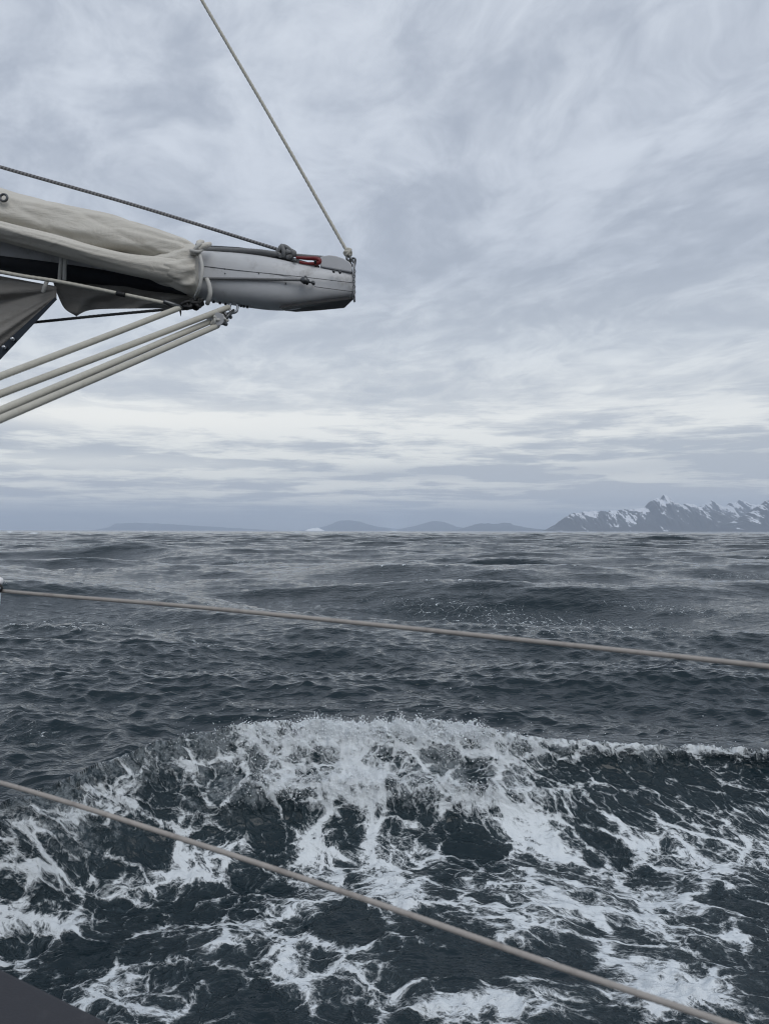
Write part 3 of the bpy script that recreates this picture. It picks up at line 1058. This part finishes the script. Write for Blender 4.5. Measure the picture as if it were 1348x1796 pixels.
# ------------------------------------------------------------------ boom
boom = empty("boom", P(480, 500, BD))
tag(boom, "white painted boom with black tapered end jutting out over the sea", "boom")
spar_st = [(-420, 336, 416, 2.2, .066), (0, 391, 472, 2.25, .066), (176, 415, 496, 2.28, .066), (303, 434, 513, BD, .066), (350, 444, 524, BD, .066), (417, 448, 535, BD, .066), (460, 453, 541, BD, .066), (495, 459.5, 543, BD, .064), (521, 465.5, 540, BD, .056),
           (567, 473.5, 532, BD, .045), (619, 481.5, 524, BD, .032)]
v, f = loft_geo(spar_st, 160, 56, 2.9)
mesh_obj("spar", v, f, M['boom'], boom)
# black bevelled underside of the end
up_ = Vector((0, 0, .006))
ev = [P(490, 540.5, BD - .069), P(560, 531.5, BD - .062), P(620.5, 523.5, BD - .050), P(603, 540.3, BD + .062), P(560, 544.5, BD + .064), P(519, 547.4, BD + .064), P(500, 545.5, BD + .03)]
ev = ev + [q + up_ for q in ev]
o = fix_normals(mesh_obj("end_cap", ev, [tuple(range(7)), tuple(range(13, 6, -1))] + [(i, (i + 1) % 7, (i + 1) % 7 + 7, i + 7) for i in range(7)], M['black'], boom, False))
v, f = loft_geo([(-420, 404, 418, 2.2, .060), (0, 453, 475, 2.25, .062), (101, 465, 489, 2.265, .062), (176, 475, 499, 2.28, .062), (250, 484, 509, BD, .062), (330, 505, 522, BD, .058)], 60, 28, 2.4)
mesh_obj("underside_shade", v, f, M['shade'], boom)  # added dark strip: the sail roll's shadow along the boom, as painted shade
for pts in ([(551, 503), (585, 507.5), (617, 511.5)], [(352, 467), (430, 476), (530, 486), (617, 496)]):
    tube("seam", [P(x, y, BD - .0662 + .022 * max(0, (x - 500) / 120)) for x, y in pts], .0011, M['darksteel'], boom, sub=20, sides=6)
# grey sheave box on top of the end
o = mesh_obj("sheave_box", *prism_geo([(562, 474), (562, 458), (567, 455.5), (578, 454), (590, 455.5), (602, 459.5), (613, 466), (617, 472), (617, 484)], BD - .035, BD + .035), M['plate'], boom, False)
bevel(o, .003, 2)
for x, y in ((584, 475), (595, 476.5)):
    c = P(x, y, BD - .0665)
    vv, ff = tube_geo([c, c + (P(674, 898, 1) - P(674, 898, 0)) * .012], .004, 10)
    mesh_obj("bolt", vv, ff, M['darksteel'], boom)
o = mesh_obj("end_plate", *prism_geo([(618.5, 468), (622, 469), (622, 524), (619, 526)], BD - .034, BD + .034), M['plate'], boom, False)
bevel(o, .001, 1)
# groove and rivets along the side
for x, y in ((394, 480), (453, 480), (393, 472), (612, 521), (440, 537), (500, 497)):
    c = P(x, y, BD - .0668)
    vv, ff = tube_geo([c, c + (P(674, 898, 1) - P(674, 898, 0)) * .006], .0022, 8)
    mesh_obj("rivet", vv, ff, M['darksteel'], boom)
# rod with an eye on the boom's side
vv, ff = tube_geo([P(351, 488.5, BD - .071), P(430, 489.5, BD - .072), P(532, 491.5, BD - .071)], .0042, 10, sub=40)
tube_o = mesh_obj("side_line", vv, ff, M['greyrope'], boom)
g = [tube_geo([P(528, 491, BD - .071), P(534, 492.5, BD - .075), P(541, 494.5, BD - .072)], [.007, .0115, .006], 12, sub=9),
     tube_geo([P(535, 485.5, BD - .071), P(536, 492, BD - .078), P(538, 499, BD - .070)], .0042, 8, sub=9),
     tube_geo([P(541, 494.5, BD - .071), P(548, 496.8, BD - .069)], .003, 8)]
mesh_obj("side_line_end", *join_geo(g), M['darksteel'], boom)
c = P(548.5, 496.8, BD - .067)
vv, ff = tube_geo([c + Vector((0, -.007, 0)), c + Vector((0, .006, 0))], .0055, 12)
mesh_obj("stop_knob", vv, ff, M['darksteel'], boom)
# bails under the boom
for pts in ([(404, 532), (402, 542), (406, 549), (414, 547), (416, 540), (415.5, 533)], [(341, 521), (341, 531), (345, 539), (352, 537), (354, 530), (354, 522)]):
    tube("bail", [P(x, y, BD - .012) for x, y in pts], .0042, M['steel'], boom, sub=30, sides=10)
for x, y in ((422, 535.5), (427, 536.3), (433, 537.5), (374, 528.5), (385, 530.5), (395, 532)):
    c = P(x, y, BD)
    vv, ff = tube_geo([c, c + Vector((0, 0, -.006))], .004, 8)
    mesh_obj("screw_head", vv, ff, M['darksteel'], boom)
# dark track along the top
o = mesh_obj("track", *prism_geo([(366, 441), (366, 434), (420, 437), (484, 446), (540, 463), (560, 469), (560, 474), (500, 463), (440, 453)], BD - .012, BD + .02), M['darksteel'], boom, False)
# chain hanging down the end
cg = []
for k in range(13):
    y0 = 468 + k * 4.6
    a = P(620 + .8 * math.sin(k * .9), y0, BD - .058)
    b_ = P(620 + .8 * math.sin(k * .9 + .9), y0 + 5.6, BD - .058)
    mid = (a + b_) / 2
    side = Vector((.0032, 0, 0)) if k % 2 else Vector((0, .0032, 0))
    cg.append(tube_geo([a, mid + side, b_, mid - side, a], .0013, 6, sub=14))
mesh_obj("end_chain", *join_geo(cg), M['darksteel'], boom)

# outhaul: lines and red shackle lying along the boom's top
oh = empty("outhaul", P(470, 447, BD - .02))
tag(oh, "red shackle and grey outhaul lines lying along the boom top", "outhaul")
tube("line", [P(350, 437, BD - .03), P(400, 438.5, BD - .03), P(450, 441, BD - .03), P(488, 446, BD - .03)], .0068, M['greyrope'], oh, sub=120, sides=14, strands=6, pitch=.05)
tube("line", [P(505, 447, BD - .01), P(540, 450, BD - .01), P(565, 452, BD - .01), P(582, 455, BD - .01)], .0055, M['greyrope'], oh, sub=60, sides=12, strands=6, pitch=.05)
shk = empty("shackle", Vector((0, 0, 0)))
shk.parent = oh
shk.location = (0, 0, 0)
g = [tube_geo([P(518, 452, BD - .035), P(535, 453.2, BD - .035), P(552, 454, BD - .035), P(559, 457.5, BD - .035), P(556, 462, BD - .035), P(540, 462.5, BD - .035), P(524, 460, BD - .035)], [.004, .0052, .0058, .008, .0055, .004, .0045], 12, sub=60)]
bpy.data.objects.remove(shk)
mesh_obj("shackle", *join_geo(g), M['red'], oh)
tube("pin", [P(552, 458, BD - .05), P(552.5, 466, BD - .02)], .004, M['black'], oh, sides=8)
tube("pin", [P(518, 458, BD - .05), P(508, 452, BD - .02)], .004, M['darksteel'], oh, sides=8)

# ------------------------------------------------------------------ furled sail on the boom
fs = empty("furled_sail", P(180, 430, 2.2))
tag(fs, "cream mainsail furled and lashed along the top of the boom", "sail")


def wr(amp, fx, ft, seed):
    def f_(px, th, u):
        a = float(perlin(np.array(px * fx * 0.004 + seed), np.array(th * ft)))
        b2 = float(perlin(np.array(px * fx * 0.011 + seed * 2 + th * .8), np.array(th * ft * 2.3 + 5)))
        return amp * (a + 0.5 * b2)
    return f_


def creased(base):
    def f_(px, th, u):
        t2 = th if th < math.pi else 2 * math.pi - th
        k = max(0.0, min(1.0, (px - 120) / 200.0))
        r = abs(math.sin(6.0 * t2 + 0.016 * px + 0.8 * math.sin(px * .02)))
        q = abs(math.sin(2.3 * t2 - 0.021 * px + 1.1))
        return base(px, th, u) + 0.0042 * k * k * ((1 - r) ** 2 * -0.9 + .2) + 0.004 * ((1 - q) ** 3 * -1.0 + .15)
    return f_


def wrap_w(amp, fx, ft, seed):
    g0 = wr(amp, fx, ft, seed)

    def f_(px, th, u):
        th = th if th < math.pi else 2 * math.pi - th
        return g0(px, th, u)
    return f_


v, f = loft_geo([(-420, 225, 330, 2.12, .11), (-200, 285, 372, 2.16, .105), (0, 335, 424, 2.20, .10), (101, 360, 446, 2.225, .10), (187, 380, 462, 2.24, .095), (277, 405, 470, 2.265, .085), (315, 417, 478, 2.28, .080), (335, 424, 482, 2.285, .074), (346, 433, 482, 2.29, .066)], 190, 84, 2.1, creased(wrap_w(.011, 1.0, 1.3, 3)))
mesh_obj("sail_bundle", v, f, M['sail'], fs)
v, f = loft_geo([(-420, 295, 332, 2.04, .05), (-200, 345, 375, 2.08, .05), (0, 392, 420, 2.115, .048), (60, 407, 435, 2.122, .048), (101, 418, 446, 2.13, .048), (161, 436, 463, 2.15, .046), (222, 448, 478, 2.175, .044), (262, 452, 487, 2.195, .042), (310, 455, 496, 2.215, .04), (340, 458, 502, 2.232, .034), (349, 462, 500, 2.245, .024)], 130, 40, 2.2, wrap_w(.006, 0.8, 1.2, 8))
mesh_obj("sail_roll", v, f, M['sail'], fs)
v, f = loft_geo([(236, 468, 478, 2.245, .03), (262, 462, 489, 2.245, .055), (290, 452, 502, 2.25, .075), (315, 444, 513, 2.26, .085), (332, 438, 520, 2.265, .088), (344, 436, 521, 2.268, .088), (351, 437, 518, 2.27, .084), (353, 440, 514, 2.272, .08)], 110, 72, 2.2, creased(wrap_w(.012, 2.6, 2.6, 14)))
mesh_obj("sail_end_sleeve", v, f, M['sail'], fs)
# cloth hanging below the boom: a folded sheet with thickness
top_e = [(-60, 470), (0, 476), (60, 486), (97, 500), (140, 505), (200, 512), (260, 516), (310, 520), (345, 526)]
bot_e = [(-60, 480), (0, 487), (60, 500), (97, 512), (111, 537), (134, 555), (156, 546), (202, 542), (290, 541), (330, 541)]


def sheet(name, top, bot, d, mat, parent, nu=90, nv=22, ripple=.012, thick=.003, fr=3.0, seed=0.0):
    tp = catmull([Vector((x, y, 0)) for x, y in top], nu)
    bt = catmull([Vector((x, y, 0)) for x, y in bot], nu)
    ff_, bb_ = [], []
    for j in range(nv):
        q = j / (nv - 1)
        for i in range(nu):
            p = tp[i].lerp(bt[i], q)
            w_ = ripple * (math.sin(q * fr * 2 + p.x * .05 + seed) + 0.8 * float(perlin(np.array(p.x * .03 + seed), np.array(p.y * .05 + seed)))) * (.3 + q)
            ff_.append(P(p.x, p.y, d + w_))
            bb_.append(P(p.x, p.y, d + w_ + thick))
    n = nu * nv
    fc = []
    for j in range(nv - 1):
        for i in range(nu - 1):
            a = j * nu + i
            fc.append((a, a + 1, a + nu + 1, a + nu))
            fc.append((n + a, n + a + nu, n + a + nu + 1, n + a + 1))
    ed = [j * nu for j in range(nv)]
    ring = list(range(nu)) + [j * nu + nu - 1 for j in range(1, nv)] + [(nv - 1) * nu + i for i in range(nu - 2, -1, -1)] + [j * nu for j in range(nv - 2, 0, -1)]
    for a, b2 in zip(ring, ring[1:] + ring[:1]):
        fc.append((a, n + a, n + b2, b2))
    return fix_normals(mesh_obj(name, ff_ + bb_, fc, mat, parent))


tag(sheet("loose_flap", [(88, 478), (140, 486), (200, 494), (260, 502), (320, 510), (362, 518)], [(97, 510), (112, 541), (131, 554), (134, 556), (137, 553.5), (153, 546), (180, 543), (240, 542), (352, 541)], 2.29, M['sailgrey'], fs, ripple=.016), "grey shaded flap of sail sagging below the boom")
# grommet in the sail
c = P(6, 348, 2.10)
gv, gf = tube_geo([c + Vector((.010 * math.cos(a), 0, .010 * math.sin(a))) for a in np.linspace(0, 2 * math.pi, 25)], .0035, 8, closed_caps=False)
gr = mesh_obj("grommet", gv, gf, M['darksteel'], fs)
# sail tie round the sail's end
tie = tube("sail_tie", [P(349, 432, 2.26), P(347, 440, 2.205), P(351, 452, 2.185), P(354, 470, 2.175), P(352, 490, 2.175), P(348, 508, 2.185), P(342, 521, 2.22)], .005, M['strap'], fs, sub=60, sides=10, wob=.06)


def knot_geo(c, R, r, n=3, seed=0, k=2.2, squash=(1, 1, 1)):
    rr = random.Random(seed)
    ph = [rr.random() * 6.28 for _ in range(6)]
    pts = []
    for i in range(110):
        a = 2 * math.pi * i / 110
        v_ = Vector((math.sin(a * n + ph[0]) + .6 * math.sin(a * (n + 2) + ph[1]), math.sin(a * (n + 1) + ph[2]) + .5 * math.cos(a * 2 + ph[3]), math.cos(a * n + ph[4]) + .6 * math.sin(a * (n + 3) + ph[5])))
        pts.append(Vector(c) + Vector((v_.x * squash[0], v_.y * squash[1], v_.z * squash[2])) * (R / 1.6))
    pts.append(pts[0])
    return tube_geo(pts, r, 9, strands=5, pitch=.03, closed_caps=False)


mesh_obj("sail_tie", *knot_geo(P(344, 440, 2.19), .016, .0055, 3, 4), M['strap'], fs)
mesh_obj("sail_tie", *join_geo([tube_geo([P(346, 438, 2.18), P(356, 432, 2.19), P(366, 429, 2.21), P(369, 427, 2.23)], [.005, .009, .008, .003], 8, sub=20), tube_geo([P(345, 434, 2.18), P(349, 426, 2.2), P(356, 424, 2.22)], [.005, .009, .004], 8, sub=14)]), M['sail'], fs)
tube("sail_tie", [P(362, 490, 2.218), P(366, 500, 2.212), P(368, 515, 2.212), P(365, 527, 2.222), P(363, 533, 2.235)], .0068, M['strap'], fs, sub=30, sides=10)
for x0, x1 in ((105.5, 104), (113, 112.5)):
    o = mesh_obj("strap", *join_geo([tube_geo([P(x0 + 3, 444, 2.15), P(x0 + 2, 452, 2.16), P(x0, 470, 2.17), P(x1, 492, 2.19)], .0055, 8, sub=24)]), M['strap'], fs)
tube("strap", [P(82, 494, 2.185), P(78, 504, 2.18), P(75, 514, 2.185)], .0058, M['strap'], fs, sub=14, sides=8)

# ------------------------------------------------------------------ canvas corner hanging at the left
hc = empty("hanging_canvas", P(40, 540, 2.2))
tag(hc, "pleated grey canvas corner with riveted dark edge hanging left of the boom", "canvas")
apex = (99, 511)
nu, nv = 60, 40
ff_, bb_ = [], []
for j in range(nv):
    q = j / (nv - 1)                      # 0 upper edge .. 1 lower right edge
    ex = -140 + 0 * q
    e0, e1 = Vector((-330, 425, 0)), Vector((-300, 950, 0))
    end = e0.lerp(e1, q)
    for i in range(nu):
        r = i / (nu - 1)
        p = Vector((apex[0], apex[1] - 8 + 22 * q, 0)).lerp(end, r)
        fold = .020 * math.sin(q * 17 + 2.0 * math.sin(q * 5)) * min(r * 3.6, 1) + .008 * math.sin(q * 41 + r * 3) * min(r * 2.0, 1)
        ff_.append(P(p.x, p.y, 2.21 + fold))
        bb_.append(P(p.x, p.y, 2.21 + fold + .003))
n = nu * nv
fc = []
for j in range(nv - 1):
    for i in range(nu - 1):
        a = j * nu + i
        fc += [(a, a + 1, a + nu + 1, a + nu), (n + a, n + a + nu, n + a + nu + 1, n + a + 1)]
ring = list(range(nu)) + [j * nu + nu - 1 for j in range(1, nv)] + [(nv - 1) * nu + i for i in range(nu - 2, -1, -1)] + [j * nu for j in range(nv - 2, 0, -1)]
for a, b2 in zip(ring, ring[1:] + ring[:1]):
    fc.append((a, n + a, n + b2, b2))
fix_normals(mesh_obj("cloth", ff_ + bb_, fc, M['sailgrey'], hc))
# the lower right edge runs from (99,525) through (10,620)
e_a, e_b = Vector((99, 525, 0)), Vector((-300, 950, 0))
tp_pts = []
for i in range(40):
    r = i / 39
    p = e_a.lerp(e_b, r)
    nrm2 = Vector((-.73, -.68, 0))
    wdt = 4 + 12 * min(r * 3.6, 1)
    tp_pts.append((p, p + nrm2 * wdt))
fold1 = .020 * math.sin(17 + 2.0 * math.sin(5.0))
vv, ff = [], []
for k, (p, q2) in enumerate(tp_pts):
    r = k / 39
    fo = fold1 * min(r * 3.6, 1)
    dd = 2.195 + fo * .6 - .012
    vv += [P(p.x + 1, p.y + 1, dd), P(q2.x, q2.y, dd), P(q2.x, q2.y, dd + .03), P(p.x + 1, p.y + 1, dd + .03)]
for k in range(39):
    a = k * 4
    for m_ in range(4):
        ff.append((a + m_, a + (m_ + 1) % 4, a + 4 + (m_ + 1) % 4, a + 4 + m_))
et = fix_normals(mesh_obj("edge_tape", vv, ff, M['tape'], hc, False))
for x, y in ((21, 595), (6, 609.5), (-12, 629), (40, 577)):
    c = P(x, y, 2.172)
    if x > 30:
        continue
    gv, gf = tube_geo([c + Vector((0, .012, 0)), c + Vector((0, -.001, 0)), c + Vector((0, -.003, 0))], [.006, .006, .003], 12)
    mesh_obj("rivet", gv, gf, M['steel'], et)

# ------------------------------------------------------------------ ropes
def rope_thing(name, label, cat, pts, r, mat, group=None, steps=200, sides=12, strands=3, pitch=.06, depth=.14, root=None):
    o = tube(name, pts, r, mat, None, sub=steps, sides=sides, strands=strands, pitch=pitch, depth=depth)
    tag(o, label, cat, group)
    return o


# topping lift
tl = empty("topping_lift", P(609, 447, BD))
tag(tl, "thin cream topping lift rising from the boom end to the upper left", "rope")
tube("rope", on([P(607, 440, BD), P(480, 218, 2.36), P(352, 0, 2.42), P(200, -262, 2.5)], 0, 5), .0052, M['rope'], tl, sub=2600, sides=10, strands=3, pitch=.05, depth=.16)
mesh_obj("knot", *knot_geo(P(608.5, 443, BD), .0105, .0048, 3, 9), M['rope'], tl)
g = [tube_geo([P(608, 447, BD), P(607, 453, BD - .01), P(610, 459, BD - .005), P(614, 456, BD), P(611, 448, BD)], .0035, 8, sub=24),
     tube_geo([P(612, 456, BD), P(618, 458, BD - .01), P(620, 464, BD - .012), P(616, 466, BD), P(613, 460, BD)], .0038, 8, sub=24),
     tube_geo([P(616, 453, BD), P(622, 455, BD), P(620, 470, BD)], .0035, 8, sub=14)]
mesh_obj("shackle", *join_geo(g), M['darksteel'], tl)

# lazy jack line
lj = empty("lazy_jack", P(500, 444, BD - .02))
tag(lj, "dark flecked lazy jack line tied at a lumpy knot on the boom", "rope")
fleck_m, t, b, _ = new_mat("flecked_rope")
p_ = t.node('ShaderNodeTexCoord').outputs['Object']
pxx, pyy, pzz = t.sep(p_)
ph = t.math('FRACT', t.math('ADD', t.math('MULTIPLY', pxx, 88.0), t.math('MULTIPLY', pzz, -55.0)))
t.put(b.inputs['Base Color'], t.mix(t.smooth(ph, 0.4, 0.6), (0.24, 0.24, 0.245, 1), (0.10, 0.102, 0.11, 1)))
b.inputs['Roughness'].default_value = 0.85
tube("rope", on([P(-300, 206, 2.16), P(0, 294, 2.2), P(240, 362, 2.25), P(484, 437, BD - .02)], 2.5), .0052, fleck_m, lj, sub=1500, sides=10, strands=4, pitch=.05, depth=.14)
mesh_obj("knot", *join_geo([knot_geo(P(501, 443, BD - .025), .021, .0062, 3, 21, squash=(1.1, .8, .9)), knot_geo(P(493, 443, BD - .025), .013, .006, 2, 33), knot_geo(P(509, 448, BD - .025), .012, .006, 3, 35)]), M['greyrope'], lj)

# line along the boom's underside with a tape band
rl = empty("reefing_line", P(150, 505, 2.1))
tag(rl, "cream line with a black tape band slanting under the furled sail", "rope")
tube("rope", on([P(-300, 418, 2.07), P(0, 478, 2.11), P(100, 494.5, 2.125), P(200, 514, 2.15), P(292, 533, 2.18), P(318, 539, 2.2)], 1.5), .0056, M['rope'], rl, sub=1000, sides=10, strands=3, pitch=.05)
tube("tape_band", [P(204, 514.8, 2.15), P(211, 516.5, 2.15), P(219, 518.2, 2.15)], .0074, M['black'], rl, sides=12, sub=5)
g = [tube_geo([P(286, 529, 2.17), P(302, 535, 2.18), P(320, 541, 2.2)], [.006, .009, .007], 10, sub=10)]
mesh_obj("clip", *join_geo(g), M['darksteel'], rl)

# dark thin cord
rope_thing("cord", "thin black cord running flat below the sail to the canvas corner", "rope", [P(-160, 588, 2.26), P(63, 566, 2.26), P(180, 554, 2.26), P(318, 541, 2.26)], .0044, M['darkrope'], None, 200, 10, 3, .04)

# mainsheet
ms = empty("mainsheet", P(385, 556, 2.24))
tag(ms, "three thick cream mainsheet ropes running down left from the boom block", "rope")
for a, bq in (((400, 539.5, 2.26), (0, 690, 1.62)), ((370, 563.5, 2.22), (0, 719, 1.56)), ((381, 571.5, 2.22), (0, 734, 1.52))):
    A_, B_ = P(*a), P(*bq)
    E_ = A_ + (B_ - A_) * ((A_.z - 1.63) / (A_.z - B_.z))      # down to the deck
    tube("rope", [A_, B_ + Vector((0, 0, -.003)), E_], .0084, M['rope'], ms, sub=1500, sides=14, strands=12, pitch=.09, depth=.10)
blk = mesh_obj("block", *join_geo([
    tube_geo([P(381, 560, 2.20), P(383, 560.5, 2.215)], .019, 20), tube_geo([P(388, 556, 2.245), P(390, 556.5, 2.26)], .019, 20),
    tube_geo([P(371, 562, 2.205), P(372.5, 562.4, 2.22)], .0155, 18)]), M['plate'], ms)
for o_ in (blk,):
    o_.data.polygons.foreach_set("use_smooth", [False] * len(o_.data.polygons))
tube("sheave", [P(382, 560, 2.212), P(389, 557, 2.247)], .0145, M['black'], blk, sides=18)
mesh_obj("shackle", *join_geo([
    tube_geo([P(394, 566, 2.22), P(398, 556, 2.215), P(405, 548, 2.23), P(409, 545, 2.25), P(403, 552, 2.27), P(396, 560, 2.26)], .0045, 8, sub=30),
    tube_geo([P(400, 551, 2.225), P(404, 557, 2.25)], .006, 8), tube_geo([P(388, 566, 2.205), P(396, 569, 2.23)], .0065, 10)]), M['darksteel'], ms)
mesh_obj("lashing", *join_geo([knot_geo(P(377, 563, 2.205), .012, .0042, 3, 44), knot_geo(P(391, 560, 2.215), .012, .004, 3, 47)]), M['strap'], ms)

pv_t = empty("preventer", P(320, 540, 2.2))
tag(pv_t, "single cream rope from the black shackles under the sail, above the mainsheet", "rope")
A_, B_ = P(316, 540, 2.2), P(0, 659, 1.62)
tube("rope", [A_, B_ + Vector((0, 0, -.003)), A_ + (B_ - A_) * ((A_.z - 1.63) / (A_.z - B_.z))], .0082, M['rope'], pv_t, sub=1500, sides=14, strands=12, pitch=.09, depth=.10)
mesh_obj("shackle", *join_geo([
    knot_geo(P(326, 536, 2.2), .013, .005, 3, 51, squash=(1.2, .8, .8)), knot_geo(P(340, 533, 2.21), .014, .0055, 2, 53), knot_geo(P(349, 532, 2.23), .010, .005, 3, 57),
    tube_geo([P(314, 541, 2.2), P(316, 547, 2.2), P(316.5, 555, 2.2)], [.004, .003, .0008], 7, sub=8),
    tube_geo([P(318, 541, 2.2), P(350, 537, 2.23)], .0075, 8)]), M['black'], pv_t)

# ------------------------------------------------------------------ lifelines and boat
rope_thing("lifeline", "upper grey brown lifeline crossing the sea below the horizon", "lifeline", on([P(-330, 1003, 2.1), P(-2, 1037, 1.62), P(330, 1064, 1.46), P(700, 1100, 1.30), P(1020, 1133, 1.18), P(1348, 1168, 1.08), P(1800, 1222, .96)], 2, 2), .0041, M['life'],
           "lifelines along the boat side", 3600, 14, 7, .055, .10)
rope_thing("lifeline", "lower grey brown lifeline crossing the foam near the boat", "lifeline", on([P(-330, 1292, 1.62), P(-2, 1373, 1.32), P(330, 1475, 1.18), P(640, 1577, 1.06), P(960, 1688, .95), P(1290, 1799, .85), P(1700, 1940, .76)], 2, 2), .0041, M['life'],
           "lifelines along the boat side", 3600, 14, 7, .055, .10)

boat = empty("sailing_boat", P(0, 1693, 1.35))
tag(boat, "dark grey deck edge of the sailing boat in the lower left corner", "boat")
e1, e2 = P(0, 1693, 1.35), P(210, 1797, 1.19)
dz_ = (e1.z + e2.z) / 2
e1.z = e2.z = dz_
# re-seat both points on their pixel rays at the deck's height
dirv_ = (e2 - e1).normalized()
inb = Vector((dirv_.y, -dirv_.x, 0)).normalized()
if inb.y > 0:
    inb = -inb
Aend, Bend = e1 - dirv_ * 3.2, e1 + dirv_ * 4.2
th_ = .05
deck_v = [Aend, Bend, Bend + inb * 2.4 + Vector((0, 0, .03)), Aend + inb * 2.4 + Vector((0, 0, .03))]
deck_v = deck_v + [p - Vector((0, 0, th_)) for p in deck_v]
o = mesh_obj("deck", deck_v, [(0, 1, 2, 3), (7, 6, 5, 4), (0, 4, 5, 1), (1, 5, 6, 2), (2, 6, 7, 3), (3, 7, 4, 0)], M['deck'], boat, False)
bevel(o, .012, 3)
hs = -inb * -0.03
hull_v, hull_f = [], []
for k, (a, b3) in enumerate([(0, 0.0), (.5, .05), (1.0, .16), (1.5, .34), (2.1, .60)]):
    off = inb * (.012 + b3) - Vector((0, 0, th_ - .004 + a))
    hull_v += [Aend + off, Bend + off]
hull_f = [(2 * i, 2 * i + 1, 2 * i + 3, 2 * i + 2) for i in range(4)]
n0 = len(hull_v)
hull_v += [p + inb * .04 for p in hull_v]
hull_f += [tuple(reversed([q + n0 for q in fq])) for fq in hull_f]
hull_f += [(0, 1, n0 + 1, n0), (8, 9, n0 + 9, n0 + 8)]
fix_normals(mesh_obj("hull_side", hull_v, hull_f, M['hull'], boat, False))
# small drain in the deck
c = e1 + dirv_ * .03 + inb * .075 + Vector((0, 0, .002))
vv, ff = tube_geo([c - Vector((0, 0, .004)), c + Vector((0, 0, .0012))], .009, 16)
mesh_obj("drain", vv, ff, M['black'], boat)
# stanchion
pt, pbm = P(-7, 1026, 1.625), P(-70, 1690, 1.50)
pbm.z = dz_ - .01
st = tube("stanchion", [pt, pt.lerp(pbm, .5), pbm], .0125, M['steel'], boat, sides=20, sub=8)
capm = simple("white_cap", (0.8, 0.8, 0.8), 0.4)
tube("post_cap", [P(-7, 1026, 1.625), P(-6.6, 1019, 1.625), P(-6.3, 1014, 1.625), P(-6, 1011.5, 1.625)], [.0128, .0155, .0145, .005], capm, st, sides=20, sub=10)
gv, gf = tube_geo([P(-7, 1032, 1.61) + Vector((.0155 * math.cos(a), -.004, .010 * math.sin(a))) for a in np.linspace(0, 2 * math.pi, 25)], .0028, 8, closed_caps=False)
mesh_obj("line_eye", gv, gf, M['black'], st)
